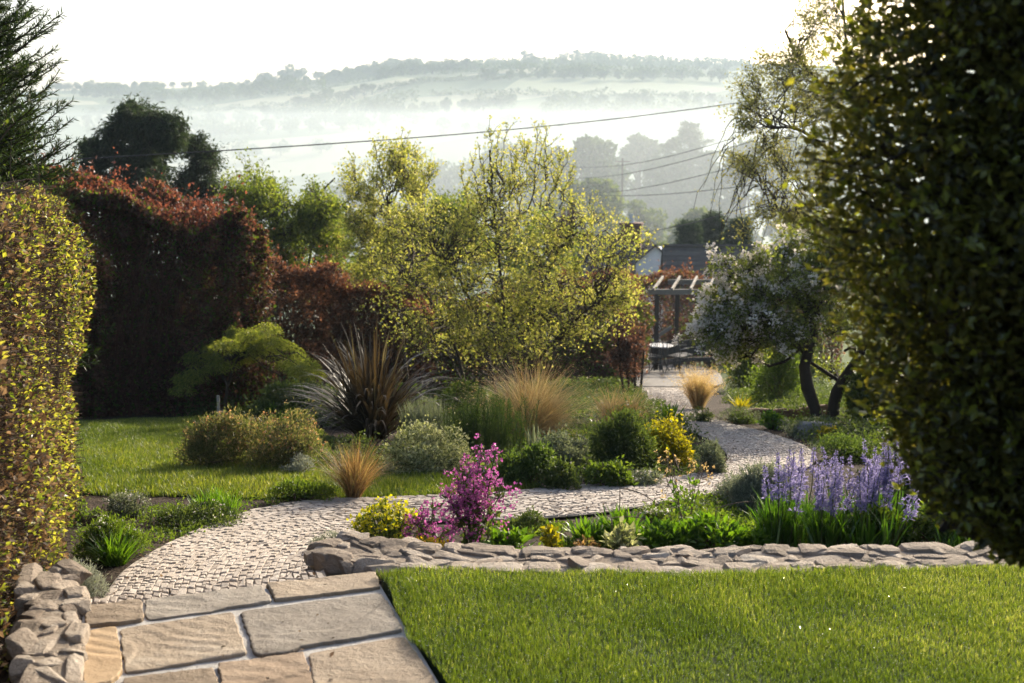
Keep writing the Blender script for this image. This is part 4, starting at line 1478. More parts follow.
def shrub(name, label, cat, bb, lm, n, leaf, k=9, wr=.55, fl=None, group=None, up=.6, lump=.42, dirup=.3, dy=.3, stems=26, sm='twig', tips=False):
    P, w, h = bbox_base(*bb, dy=dy)
    r = thing(name, label, cat, P, group)
    Q, d, cs_ = lumps_fill(n, w, h, k, leaf, lump, up=up)
    b = Buf()
    leaves(b, Q, d * .7 + rdir(n, dirup), leaf * rs.uniform(.55, 1.25, n), wr)
    b.build('foliage', lm, r)
    s = Buf()
    m_ = stems
    p0 = np.column_stack([rs.normal(0, w * .06, m_), rs.normal(0, w * .06, m_), np.full(m_, -.03)])
    p1 = Q[rs.integers(0, n, m_)]
    tubes(s, curve_pts(p0, p1, 5, .05, .05), np.linspace(.007, .0025, 5)[None] * (1 + w * .5), 4)
    s.build('stems', M[sm], r)
    if fl is not None:
        fm, fn, fs, per = fl
        fb = Buf()
        sel = np.where(Q[:, 2] > np.quantile(Q[:, 2], .45))[0]
        C = Q[rs.choice(sel, fn)] + np.array([0, 0, .6 * leaf])
        pos = C[:, None] + rs.normal(0, fs * .5, (fn, per, 3))
        leaves(fb, pos.reshape(-1, 3), rdir(fn * per, .6), fs * rs.uniform(.6, 1.2, fn * per), .9, upn=1.0, fold=.06)
        fb.build('flowers', fm, r)
    return r, w, h


def tuft(name, label, cat, bb, lm, n, wid, lean=(.0, .5), bend=(.5, 1.5), segs=5, group=None, plume=None, base_r=.12, Lr=(.7, 1.25), dy=.25, twist=None, part='leaves', droop=1.3, clumps=0):
    P, w, h = bbox_base(*bb, dy=dy)
    r = thing(name, label, cat, P, group)
    b = Buf()
    az = rs.uniform(0, 6.283, n)
    rr_ = w * base_r * np.sqrt(rs.random(n))
    a2 = rs.uniform(0, 6.283, n)
    if clumps:
        q_ = rs.integers(0, clumps, n)
        ca = rs.uniform(-.5, .5, (clumps, 2)) * np.array([w * .55, w * .4])
        rr_ = rr_ * .5
    p = np.column_stack([np.cos(a2) * rr_, np.sin(a2) * rr_, np.full(n, -.02)])
    if clumps:
        p[:, :2] += ca[q_]
    L = h * rs.uniform(*Lr, n)
    ln, bn_ = rs.uniform(*lean, n), rs.uniform(*bend, n)
    tip = blades(b, p, az, L, wid * rs.uniform(.6, 1.3, n), ln, bn_, segs, None, twist, droop_pow=droop)
    b.build(part, lm, r)
    if plume:
        pm, share, pl, pn = plume
        fb = Buf()
        q = rs.choice(n, int(n * share))
        T = tip[q]
        th = (ln + bn_)[q]
        D = np.column_stack([np.cos(az[q]) * np.sin(th), np.sin(az[q]) * np.sin(th), np.cos(th)])
        t = rs.uniform(-1, .1, (len(q), pn))
        pos = T[:, None] + D[:, None] * (t * pl)[..., None] + rs.normal(0, .012, (len(q), pn, 3))
        dd = D[:, None] + rs.normal(0, .5, (len(q), pn, 3))
        leaves(fb, pos.reshape(-1, 3), dd.reshape(-1, 3), .03 * rs.uniform(.6, 1.2, len(q) * pn), .16)
        fb.build('plumes', pm, r)
    return r, w, h


def lerp(a, b, t):
    return a + (b - a) * t


# ---- sword leaved phormium
P, w, h = bbox_base(298, 447, 312, 442)
r = thing('phormium', 'large clump of dark bronze sword shaped leaves in the centre left border', 'plant', P)
for part_, mt_, n, Lm in (('leaves', M['lf_bronze'], 420, 1.0), ('pale_leaves', M['lf_bronzepale'], 34, 1.02)):
    b = Buf()
    az = rs.uniform(0, 6.283, n)
    up_ = rs.random(n)
    ln = np.where(up_ < .2, rs.uniform(.02, .3, n), rs.uniform(.15, 1.0, n))
    bn_ = np.where(up_ < .2, rs.uniform(.0, .5, n), rs.uniform(.7, 2.3, n))
    a2 = az + rs.normal(0, .4, n)
    p = np.column_stack([np.cos(a2), np.sin(a2), np.zeros(n)]) * rs.uniform(.02, .17, n)[:, None]
    Lh = h * 1.0 * Lm * np.where(up_ < .2, rs.uniform(.6, 1.08, n), rs.uniform(.55, .98, n))
    Lh = Lh * .95
    blades(b, p, az, Lh, .036 * rs.uniform(.7, 1.2, n), ln, bn_, 8, None, rs.normal(0, .35, n), droop_pow=2.2)
    b.build(part_, mt_, r)

# ---- mounds and shrubs of the island border
shrub('wallflower', 'bushy plant dotted with small orange flowers, left half of the orange mound', 'plant', (184, 268, 404, 470), M['lf_wallf'], 9500, .034, 16, .4, (M['fl_orange'], 150, .022, 5), None, 1.0, .34, 1.0)
shrub('wallflower', 'bushy orange flowered plant, right half of the mound under the sword leaves', 'plant', (236, 328, 402, 472), M['lf_wallf'], 11000, .034, 18, .4, (M['fl_orange'], 210, .022, 5), None, 1.0, .34, 1.0)
shrub('leafy_plant', 'bright green leafy plant poking up behind the orange flowered mound', 'plant', (262, 300, 400, 425), M['lf_fresh'], 700, .07, 5, .4, None, None, 1, .4, .8)
shrub('silver_plant', 'tiny silver mound at the foot of the orange flowered plants', 'plant', (280, 313, 452, 476), M['lf_silver'], 1400, .025, 7, .4)
shrub('variegated_shrub', 'neat rounded cream variegated shrub beside the sword leaved plant', 'shrub', (386, 467, 416, 477), M['lf_varieg'], 9500, .032, 16, .55, None, None, .7, .36, .3, .35, 30)
tuft('orange_grass', 'spiky orange brown grass clump on the edge of the cobbled path', 'grass clump', (316, 392, 440, 502), M['gr_orange'], 520, .006, (.0, .6), (.1, 1.7), 7, None, None, .07, (.75, 1.2), .12)
tuft('feathery_plant', 'soft grey green feathery clump behind the variegated shrub', 'plant', (398, 452, 396, 445), M['lf_grey'], 900, .012, (.0, .35), (.1, .5), 4, None, None, .35, (.6, 1.05))
P, w, h = bbox_base(440, 532, 394, 462)
r = thing('fennel_plant', 'tall feathery green clump in front of the pear tree stems', 'plant', P)
b, s = Buf(), Buf()
n = 120
a2 = rs.uniform(0, 6.28, n)
rr_ = np.sqrt(rs.random(n)) * w * .45
p0 = np.column_stack([np.cos(a2) * rr_, np.sin(a2) * rr_ * .7, np.full(n, -.02)])
p1 = p0 + np.column_stack([rs.normal(0, .05, n), rs.normal(0, .05, n), h * rs.uniform(.6, 1.05, n)])
cp = curve_pts(p0, p1, 5, 0, .02)
tubes(s, cp, np.linspace(.005, .002, 5)[None], 3)
needle_line(b, cp, 110, .05, .12)
b.build('foliage', M['lf_feather'], r)
s.build('stems', M['stem'], r)

GT = 'tan grasses in the border'
tuft('tan_grass', 'broad arching clump of tan grass in front of the pear tree', 'grass clump', (500, 606, 366, 444), M['gr_tan'], 2100, .0075, (.0, .8), (.4, 2.2), 8, GT, (M['gr_tan'], .2, .25, 8), .16, (.55, 1.35), .2, clumps=2)
tuft('tan_grass', 'lower tan grass clump between the broad one and the path', 'grass clump', (594, 650, 384, 428), M['gr_tan'], 800, .009, (.0, .8), (.4, 2.0), 7, GT, (M['gr_tan'], .25, .22, 8), .16, (.5, 1.2), .2, clumps=2)
P_, w_, h_ = bbox_base(676, 720, 372, 411)
tuft('tan_grass', 'vase shaped tan grass clump standing alone right of the path', 'grass clump', (674, 722, 373, 411), M['gr_tan'], 1300, .008, (.0, .5), (.0, .9), 6, GT, (M['gr_tan'], .5, .2, 10), .09, (.6, 1.12), .15)

shrub('leafy_plant', 'grey green mound in the middle of the island border', 'plant', (536, 592, 428, 474), M['lf_grey'], 5200, .035, 10, .5)
shrub('feathery_shrub', 'large dark feathery mound left of the yellow shrub', 'shrub', (580, 648, 406, 478), M['lf_dark'], 9500, .05, 12, .28, None, None, .7, .4, .4)
shrub('leafy_plant', 'mid green mound at the front left of the island border', 'plant', (500, 566, 440, 488), M['lf_feather'], 7000, .035, 11, .5)
shrub('leafy_plant', 'olive green mound touching the path in the island border', 'plant', (543, 592, 460, 492), M['lf_dark'], 4200, .035, 9, .5)
shrub('leafy_plant', 'fresh green low plant beside the olive mound on the path edge', 'plant', (584, 626, 462, 490), M['lf_mid'], 2600, .045, 8, .5)
shrub('leafy_plant', 'low pale plant on bare soil under the yellow shrub', 'plant', (622, 662, 470, 488), M['lf_grey'], 1500, .03, 7, .5, (M['fl_white'], 30, .016, 4))
shrub('leafy_plant', 'small yellow green plant in front of the fennel', 'plant', (494, 524, 460, 480), M['lf_yellow'], 1400, .035, 6, .5)
shrub('forget_me_not', 'airy pale blue flowered plant just left of the green mound', 'plant', (470, 500, 452, 482), M['lf_mid'], 900, .03, 7, .4, (M['fl_blue'], 70, .014, 4))
tuft('iris_plant', 'grey green upright iris leaves among the mounds', 'plant', (522, 552, 420, 470), M['lf_grey'], 34, .03, (.0, .3), (.0, .4), 4, None, None, .2, (.6, 1.05), .25)
shrub('yellow_shrub', 'rounded bright yellow green shrub on the inside of the path bend', 'shrub', (641, 692, 414, 470), M['lf_yellow'], 6500, .038, 12, .55, (M['fl_yellow'], 120, .035, 4), None, .8)
tuft('lily_plant', 'upright leafy green stems behind the yellow shrub', 'plant', (655, 684, 398, 430), M['lf_fresh'], 60, .04, (.1, .5), (.1, .8), 4, None, None, .15, (.5, 1.1))
shrub('grey_shrub', 'small rounded grey green shrub on the tip of the island border', 'shrub', (690, 723, 440, 476), M['lf_grey'], 3600, .028, 9, .4)
tuft('tan_grass', 'small dry grass wisp under the feathery mound', 'grass clump', (600, 640, 470, 490), M['gr_tan'], 90, .006, (.1, .7), (.3, 1.0), 4, GT, None, .2)

# ---- left soil bed between the lower lawn and the path
BEDL = 'plants in the dark soil bed'
shrub('white_flowered_plant', 'pale silvery flowered mound at the back of the dark soil bed', 'plant', (108, 154, 488, 517), M['lf_grey'], 2600, .026, 9, .45, (M['fl_white'], 60, .014, 4))
shrub('thrift_plant', 'green mound with small white flowers, nearest the cobbles in the dark soil bed', 'plant', (84, 150, 516, 562), M['lf_mid'], 5200, .03, 11, .3, (M['fl_white'], 70, .013, 4), None, 1, .4, 1.0)
tuft('green_tuft', 'bright green leaf sheaf in the white flowered mound by the cobbles', 'plant', (92, 140, 520, 566), M['lf_fresh'], 260, .012, (.1, .9), (.1, .8), 4, None, None, .2, (.5, 1.0), .15)
shrub('catmint_plant', 'low grey green flowering mound in the middle of the dark soil bed', 'plant', (160, 242, 505, 530), M['lf_dark'], 4600, .03, 12, .4, (M['fl_white'], 40, .013, 4))
tuft('green_tuft', 'bright upright green shoots at the lawn edge behind the soil bed mound', 'plant', (186, 248, 483, 520), M['lf_fresh'], 420, .013, (.0, .6), (.1, .6), 4, None, None, .32, (.5, 1.0))
shrub('low_plant', 'yellowish green low plant left of the orange grass', 'plant', (272, 332, 480, 506), M['lf_mid'], 3400, .034, 10, .4, None, None, 1, .4, .9)
shrub('silver_plant', 'soft silver grey mound between the stone wall and the cobbles', 'plant', (58, 104, 556, 604), M['lf_silver'], 5200, .028, 11, .16, None, None, 1, .4, 1.0, .2)
shrub('low_plant', 'small green weed on bare soil next to the near hedge', 'plant', (66, 100, 500, 526), M['lf_mid'], 500, .03, 6, .5)

# ---- the bed behind the low stone wall
shrub('silver_plant', 'small feathery silver plant at the end of the stone wall', 'plant', (314, 360, 530, 556), M['lf_silver'], 2600, .026, 9, .16, None, None, 1, .42, 1.0, .2)


def spurge(label, bb, fm, nst, fs, lm=None, name='spurge_plant'):
    P, w, h = bbox_base(*bb)
    r = thing(name, label, 'plant', P)
    s, f, l = Buf(), Buf(), Buf()
    a2 = rs.uniform(0, 6.28, nst)
    rr_ = np.sqrt(rs.random(nst))
    p0 = np.column_stack([np.cos(a2) * rr_ * w * .2, np.sin(a2) * rr_ * w * .15, np.full(nst, -.02)])
    hz_ = h * (1 - .45 * rr_ ** 2) * rs.uniform(.8, 1.05, nst)
    p1 = np.column_stack([np.cos(a2) * rr_ * w * .5, np.sin(a2) * rr_ * w * .4, hz_])
    c = curve_pts(p0, p1, 5, .05, .02)
    tubes(s, c, np.linspace(.004, .0025, 5)[None], 4)
    k = 16
    t = rs.integers(1, 5, (nst, k))
    pos = np.take_along_axis(c, t[..., None].repeat(3, -1), 1).reshape(-1, 3) + rs.normal(0, .012, (nst * k, 3))
    leaves(l, pos, rdir(nst * k, .3), .038 * rs.uniform(.6, 1.1, nst * k), .35)
    k = 16
    pos = np.repeat(p1, k, 0) + rs.normal(0, 1, (nst * k, 3)) * np.array([fs, fs, fs * .45])
    leaves(f, pos, rdir(nst * k, .8), .022 * rs.uniform(.6, 1.2, nst * k), .9, upn=1.5, fold=.04)
    s.build('stems', M['stem'], r)
    l.build('foliage', lm or M['lf_mid'], r)
    f.build('flowers', fm, r)
    return r


spurge('yellow green spurge in flower left of the magenta flowers', (350, 426, 502, 560), M['fl_yellow'], 80, .024)
spurge('low golden yellow flowers at the foot of the magenta flowers by the wall', (406, 448, 538, 568), M['fl_gold'], 34, .02)


def honesty(label, bb, nst, per, spread):
    P, w, h = bbox_base(*bb)
    r = thing('honesty_plant', label, 'flower', P)
    s, f, l = Buf(), Buf(), Buf()
    p0 = np.column_stack([rs.normal(0, .03, nst), rs.normal(0, .03, nst), np.full(nst, -.03)])
    top = np.linspace(.5, 1.0, nst)
    p1 = np.column_stack([rs.uniform(-1, 1, nst) * w * .75 * (1.25 - top), rs.normal(0, w * .15, nst), h * top])
    p1[-1, 0] = 0.02
    c = curve_pts(p0, p1, 9, 0, .025)
    tubes(s, c, np.linspace(.006, .003, 9)[None], 5)
    for i in range(nst):
        for j in range(per):
            t = rs.uniform(.42, 1.0)
            q = c[i, int(t * 8)]
            e = q + rdir(1, .5)[0] * rs.uniform(.04, .17) * (1.25 - t * .6)
            tubes(s, curve_pts(q, e, 4, .05, .02), np.linspace(.003, .0018, 4), 3)
            k = rs.integers(4, 9)
            for _ in range(k):
                cc = e + rs.normal(0, .022, 3)
                nn = rdir(1, .3)[0]
                u = nrm(np.cross(nn, rdir(1)[0])[None])[0]
                v = np.cross(nn, u)
                for a in range(4):
                    an = a * math.pi / 2 + rs.normal(0, .15)
                    leaves(f, cc[None], (u * math.cos(an) + v * math.sin(an) + nn * .25)[None], rs.uniform(.011, .017), .95, upn=0, fold=.03)
        k = 26
        t = (rs.random(k) ** 1.2 * 7.5).astype(int)
        pos = c[i, t] + rs.normal(0, .01, (k, 3))
        leaves(l, pos, rdir(k, -.1), rs.uniform(.03, .075, k), .6)
    s.build('stems', M['lf_dark'], r)
    l.build('foliage', M['lf_dark'], r)
    f.build('flowers', M['fl_purple'], r)


honesty('tall magenta flower spire on branching stems behind the wall, beside the path', (436, 520, 440, 562), 12, 17, .2)
honesty('shorter magenta flower stems just left of the tall spire', (404, 456, 500, 562), 6, 9, .2)

shrub('leafy_plant', 'glossy green leaves at the foot of the magenta flowers on the right', 'plant', (492, 538, 528, 560), M['lf_fresh'], 520, .06, 6, .55, None, None, .8, .42, .5)
shrub('low_plant', 'small grey brown shrublet on the near edge of the path', 'plant', (512, 556, 510, 534), M['lf_dark'], 2200, .026, 8, .4)
shrub('leafy_plant', 'thin yellow green seedling on a bare patch of soil', 'plant', (538, 560, 522, 552), M['lf_yellow'], 150, .05, 4, .6, None, None, .8, .42, .5)
for (bb, lab) in [((566, 612, 512, 546), 'fresh green leafy rosette nearest the bare patch of soil'), ((596, 646, 502, 544), 'tallest bright green leafy clump at the edge of the cobbles')]:
    tuft('leafy_plant', lab, 'plant', bb, M['lf_fresh'], 230, .030, (.0, .9), (.1, .8), 4, None, None, .3, (.5, 1.05), .2)
shrub('leafy_plant', 'bronze tinged rose seedling in front of the bright leafy clump', 'plant', (606, 640, 522, 556), M['lf_varieg'], 260, .05, 5, .6, None, None, .8, .42, .5)
shrub('leafy_plant', 'small peach coloured seedling close to the wall', 'plant', (570, 600, 536, 554), M['gr_orange'], 160, .04, 4, .6)
for i, (bb, lab) in enumerate([((636, 690, 524, 552), 'low fresh green leaves behind the wall, left of the seedhead stems'), ((676, 730, 518, 552), 'low fresh green leaves behind the wall, right of the seedhead stems'), ((716, 764, 524, 550), 'low fresh green leaves behind the wall, under the silver shrub')]):
    shrub('leafy_plant', lab, 'plant', bb, M['lf_fresh'], 800, .065, 9, .5, None, None, .9, .4, .7)
shrub('low_plant', 'pinkish low flowers on the path side of the leafy ground plants', 'plant', (636, 672, 506, 524), M['lf_mid'], 900, .025, 7, .4, (M['fl_white'], 45, .015, 4))
P, w, h = bbox_base(662, 706, 446, 540)
r = thing('seedhead_plant', 'thin upright plant with dry seedheads standing over the cobbles', 'plant', P)
s, l, f = Buf(), Buf(), Buf()
n = 9
p0 = rs.normal(0, .02, (n, 3)) * np.array([1, 1, 0])
p1 = np.column_stack([rs.uniform(-.5, .5, n) * w, rs.normal(0, .05, n), h * rs.uniform(.6, 1.0, n)])
c = curve_pts(p0, p1, 7, 0, .02)
tubes(s, c, np.linspace(.0035, .0018, 7)[None], 4)
for i in range(n):
    leaves(l, c[i, rs.integers(1, 5, 16)] + rs.normal(0, .01, (16, 3)), rdir(16, .2), .04 * rs.uniform(.5, 1.2, 16), .7)
    for _ in range(5):
        e = c[i, 5] + rdir(1, .8)[0] * rs.uniform(.04, .12)
        tubes(s, curve_pts(c[i, 5], e, 3, 0, 0), np.array([.002, .0015, .001]), 3)
        leaves(f, np.repeat(e[None], 7, 0), rdir(7), .018 * rs.uniform(.6, 1.2, 7), .5)
s.build('stems', M['dry_stem'], r)
l.build('foliage', M['lf_fresh'], r)
f.build('seedheads', M['gr_tan'], r)

# thin wire plant supports
for (a, b, c_, lab) in [((620, 488), (665, 512), 15, 'thin bent wire plant support at the cobbles edge by the bright leafy clump'), ((612, 518), (660, 528), 18, 'thin bent wire plant support low over the green leaves'), ((716, 508), (790, 512), 20, 'thin bent wire plant support in front of the silver shrub')]:
    q = hit(a[0], a[1] + 30)
    Yq = q[1]
    p0 = np.array([float(xat(a[0], a[1], Yq)), Yq, float(zat(a[1], Yq))])
    p1 = np.array([float(xat(b[0], b[1], Yq)), Yq + .05, float(zat(b[1], Yq))])
    g0 = np.array([p0[0], Yq, q[2] - .05])
    bfr = Buf()
    cpt = curve_pts(p0, p1, 8, .10)
    tubes(bfr, np.concatenate([curve_pts(g0, p0, 4)[0], cpt[0, 1:]]) - g0, .0035, 5)
    o = bfr.build('plant_support', M['dry_stem'], None, loc=tuple(g0))
    tag(o, lab, 'plant support')

# ---- silver santolina mound
P, w, h = bbox_base(722, 796, 462, 516)
r = thing('santolina_shrub', 'broad mound of fine silver green foliage on the outer bend of the path', 'shrub', P)
Q, d, cs_ = lumps_fill(4200, w, h * .95, 30, .1, .30, up=1.0)
b = Buf()
e = Q + nrm(d * .6 + np.array([0, 0, .7])) * rs.uniform(.03, .075, (4200, 1))
needle_line(b, curve_pts(Q, e, 3), 8, .022, .34)
b.build('foliage', M['lf_santolina'], r)
s = Buf()
p0 = np.column_stack([rs.normal(0, .05, (40, 2)), np.full(40, -.03)])
tubes(s, curve_pts(p0, Q[:40], 5, .05, .04), np.linspace(.009, .003, 5)[None], 4)
s.build('stems', M['twig'], r)

# ---- camassia clumps with violet blue spires
cam_spots = [(782, 452, 545, 5, 'violet blue camassia spires beside the silver mound, leftmost clump'), (822, 462, 548, 6, 'short violet blue camassia spires in front of the grassy leaves'),
             (848, 440, 540, 6, 'violet blue camassia spires in the middle of the group'), (868, 462, 550, 5, 'front clump of violet blue camassia spires nearest the wall'), (890, 432, 545, 7, 'tallest and densest violet blue camassia spires at the right of the group'),
             (806, 448, 530, 4, 'thin violet camassia spires at the back between the leftmost and middle clumps'), (872, 446, 528, 5, 'thin violet camassia spires at the back right of the group')]
for (px, pt, pb_, ns, lab) in cam_spots:
    P = hit(px, pb_)
    h = float(zat(pt, P[1])) - P[2]
    r = thing('camassia_plant', lab, 'flower', P, 'camassia clumps behind the stone wall')
    b = Buf()
    n = 70
    az = rs.uniform(0, 6.28, n)
    p = np.column_stack([rs.normal(0, .07, (n, 2)), np.full(n, -.02)])
    blades(b, p, az, h * rs.uniform(.35, .66, n), .016 * rs.uniform(.7, 1.3, n), rs.uniform(0, .5, n), rs.uniform(.1, .9, n), 5, droop_pow=2)
    b.build('leaves', M['lf_strap'], r)
    for k in range(ns + 3):
        s = Buf()
        x0 = rs.normal(0, .11, 2)
        hh = h * rs.uniform(.72, 1.03)
        c = curve_pts(np.array([*(x0 * .4), 0]), np.array([*x0, hh]), 12, 0, .004)
        tubes(s, c, np.linspace(.005, .002, 12), 5, mi=0)
        n = 40
        t = rs.random(n) ** .9
        zc = hh * (.55 + .43 * t)
        q = np.column_stack([np.interp(zc, c[0, :, 2], c[0, :, 0]), np.interp(zc, c[0, :, 2], c[0, :, 1]), zc])
        az = rs.uniform(0, 6.28, n)
        dd = np.column_stack([np.cos(az), np.sin(az), np.full(n, .5)])
        q2 = q + nrm(dd) * (.024 * (1.1 - t))[:, None]
        for a in range(5):
            leaves(s, q2, nrm(dd) * .7 + rdir(n) * .9, .032 * (1.15 - .7 * t), .32, fold=.05, mi=1)
        s.build('flower_spike', [M['stem'], M['fl_blue']], r)
shrub('allium_plant', 'single pale pink flower head in front of the violet spires', 'flower', (826, 842, 486, 540), M['lf_strap'], 40, .05, 4, .3, (M['fl_pink'], 10, .022, 8))
for bb, lab in [((752, 806, 492, 546), 'fresh green grassy leaf clump under the leftmost violet spires'), ((800, 850, 500, 548), 'fresh green grassy leaf clump under the middle violet spires')]:
    tuft('strap_leaved_plant', lab, 'plant', bb, M['lf_strap'], 240, .016, (.0, .55), (.1, .9), 5, None, None, .3, (.6, 1.1), .2, droop=2)
shrub('leafy_plant', 'broad green leaves at the foot of the violet spires behind the wall', 'plant', (846, 905, 505, 550), M['lf_mid'], 1500, .055, 10, .55, None, None, .9, .4, .5)
shrub('leafy_plant', 'dark leafy shrub behind the violet spires on the right', 'shrub', (880, 985, 405, 520), M['lf_dark'], 9000, .05, 14, .5)
shrub('leafy_plant', 'sprawling green plant between the wall and the big dark tree', 'plant', (900, 985, 500, 552), M['lf_mid'], 2600, .045, 11, .5)
tuft('strap_leaved_plant', 'bright grass blades at the wall end below the big dark tree', 'plant', (930, 985, 515, 556), M['lf_strap'], 120, .012, (.1, .8), (.1, .9), 4, None, None, .4, (.5, 1.1))

# ---- right hand bed beyond the path bend
shrub('clipped_shrub', 'upright green shrub under the blossom tree, beside the patio', 'shrub', (752, 800, 335, 408), M['lf_mid'], 9000, .05, 14, .55)
shrub('clipped_shrub', 'shaded green shrub behind the right trunk of the blossom tree', 'shrub', (846, 905, 350, 425), M['lf_greenhedge'], 9000, .05, 14, .55)
shrub('clipped_shrub', 'dark green shrub between the patio and the upright green shrub', 'shrub', (726, 766, 345, 392), M['lf_greenhedge'], 5200, .06, 12, .55)
shrub('low_plant', 'pale low cushion plant right of the vase shaped grass', 'plant', (716, 760, 404, 424), M['lf_grey'], 1300, .03, 9, .45)
shrub('low_plant', 'green cushion plant on the far edge of the path bend', 'plant', (730, 758, 408, 424), M['lf_mid'], 1100, .03, 8, .45)
shrub('leafy_plant', 'bright green leafy plant on the bank above the path bend', 'plant', (758, 784, 412, 430), M['lf_fresh'], 420, .065, 6, .6)
shrub('low_plant', 'grey low plant at the foot of the blossom tree bank', 'plant', (792, 826, 420, 438), M['lf_grey'], 1300, .032, 8, .45)
shrub('spurge_plant', 'small yellow spurge at the foot of the blossom tree trunks', 'plant', (818, 838, 422, 442), M['lf_yellow'], 380, .04, 5, .5)
shrub('low_plant', 'dark low plant left of the vase shaped grass on the path edge', 'plant', (682, 712, 408, 424), M['lf_dark'], 1000, .035, 7, .45)
shrub('low_plant', 'soft green low plants spreading behind the violet spires', 'plant', (818, 880, 430, 462), M['lf_feather'], 3600, .035, 12, .4)
tuft('spiky_plant', 'yellow striped spiky leaf rosette at the edge of the patio shade', 'plant', (724, 758, 388, 413), M['lf_yellow'], 40, .03, (.1, .9), (.1, .6), 4, None, None, .1, (.6, 1.1))
b = Buf()
P = hit(812, 436)
rock(b, (0, 0, .06), (.46, .34, .26), .4, 10, .2, 5, .4, 77)
M['grey_rock'] = surf_mat('grey_rock', [(.10, .10, .10), (.22, .215, .21), (.30, .29, .28)], 6, .9, .6)
tag(b.build('boulder', M['grey_rock'], None, loc=tuple(P)), 'grey boulder on the bank behind the silver mound', 'rock')
b = Buf()
P = hit(782, 421)
L_ = curve_pts(np.array([-.62, 0, .05]), np.array([.62, .12, .09]), 10, 0, .012)
tubes(b, L_, .10 + rs.normal(0, .006, 10), 10)
tag(b.build('log', M['bark_red'], None, smooth=True, loc=tuple(P)), 'reddish brown log lying under the blossom tree', 'log')

# ---- low ground cover that knits the beds together
def cover(name, label, pxpoly, n, leaf, lm, hgt=.10, thr=-.2, per=6, wr=.5, seed=3, fq=1.6):
    poly = np.array([hit(*p)[:2] for p in pxpoly])
    Q = scatter_poly(poly, n)
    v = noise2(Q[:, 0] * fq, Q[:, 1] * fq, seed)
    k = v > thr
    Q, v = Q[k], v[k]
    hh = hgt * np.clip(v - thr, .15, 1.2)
    z = gz(Q[:, 0], Q[:, 1])
    c = np.column_stack([Q, z])[:, None].repeat(per, 1)
    off = rs.normal(0, leaf * .9, (len(Q), per, 3))
    off[..., 2] = rs.random((len(Q), per)) * hh[:, None]
    o0 = np.array([*poly.mean(0), float(gz(*poly.mean(0)))])
    b = Buf()
    m_ = len(Q) * per
    leaves(b, (c + off).reshape(-1, 3) - o0, rdir(m_, .5), leaf * rs.uniform(.5, 1.25, m_), wr)
    o = b.build(name, lm, None, loc=tuple(o0))
    tag(o, label, 'ground cover', kind='stuff')


ISL = [(455, 486), (520, 492), (640, 482), (690, 476), (716, 468), (700, 440), (650, 412), (640, 396), (560, 400), (470, 420), (400, 440), (400, 474)]
cover('ground_cover', 'dark low leaves filling the island border', ISL, 9000, .05, M['lf_dark'], .22, -.5, 6, .5, 3)
cover('ground_cover', 'green low leaves dotted through the island border', ISL, 2600, .05, M['lf_mid'], .25, .1, 6, .5, 8)
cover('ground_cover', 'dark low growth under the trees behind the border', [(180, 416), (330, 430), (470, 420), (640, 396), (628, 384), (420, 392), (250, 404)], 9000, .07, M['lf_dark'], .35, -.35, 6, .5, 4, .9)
RB = [(748, 414), (796, 436), (836, 462), (900, 500), (985, 540), (1010, 480), (1000, 400), (860, 392), (740, 392), (722, 402)]
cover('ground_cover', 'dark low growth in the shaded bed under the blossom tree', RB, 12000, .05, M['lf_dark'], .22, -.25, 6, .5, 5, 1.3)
cover('ground_cover', 'pale green low growth on the bank beside the path', [(732, 414), (790, 436), (822, 455), (840, 440), (810, 410), (730, 402)], 2200, .04, M['lf_grey'], .12, .0, 6, .5, 6, 2.5)
cover('ground_cover', 'mixed low leaves behind the stone wall', [(360, 556), (450, 556), (700, 548), (985, 545), (985, 520), (800, 515), (690, 506), (560, 526), (420, 530)], 3600, .04, M['lf_mid'], .12, -.1, 6, .5, 7, 3)
cover('ground_cover', 'sparse weeds over the dark soil bed', [(66, 500), (150, 500), (320, 502), (240, 514), (130, 566), (90, 596)], 420, .03, M['lf_mid'], .08, .2, 6, .5, 9, 3)
shrub('evergreen_shrub', 'dark rounded evergreen shrub under the pear tree, behind the fennel', 'shrub', (430, 500, 372, 420), M['lf_greenhedge'], 5200, .06, 12, .5)
shrub('evergreen_shrub', 'dark rounded evergreen shrub behind the sword leaved plant', 'shrub', (330, 420, 372, 428), M['lf_dark'], 6500, .06, 14, .5)
shrub('evergreen_shrub', 'dark rounded evergreen shrub between the maple and the sword leaves', 'shrub', (250, 325, 378, 424), M['lf_dark'], 5200, .06, 12, .5)
shrub('mixed_shrub', 'tall dark shrub at the right behind the violet spires, nearest the big dark tree', 'shrub', (884, 1000, 330, 470), M['lf_greenhedge'], 15000, .06, 20, .5)
shrub('mixed_shrub', 'tall shaded shrub far right beyond the blossom tree', 'shrub', (858, 960, 290, 425), M['lf_greenhedge'], 14000, .07, 18, .5)
shrub('mixed_shrub', 'brownish shrub beside the patio bench', 'shrub', (766, 826, 322, 392), M['lf_dark'], 9000, .06, 14, .5)

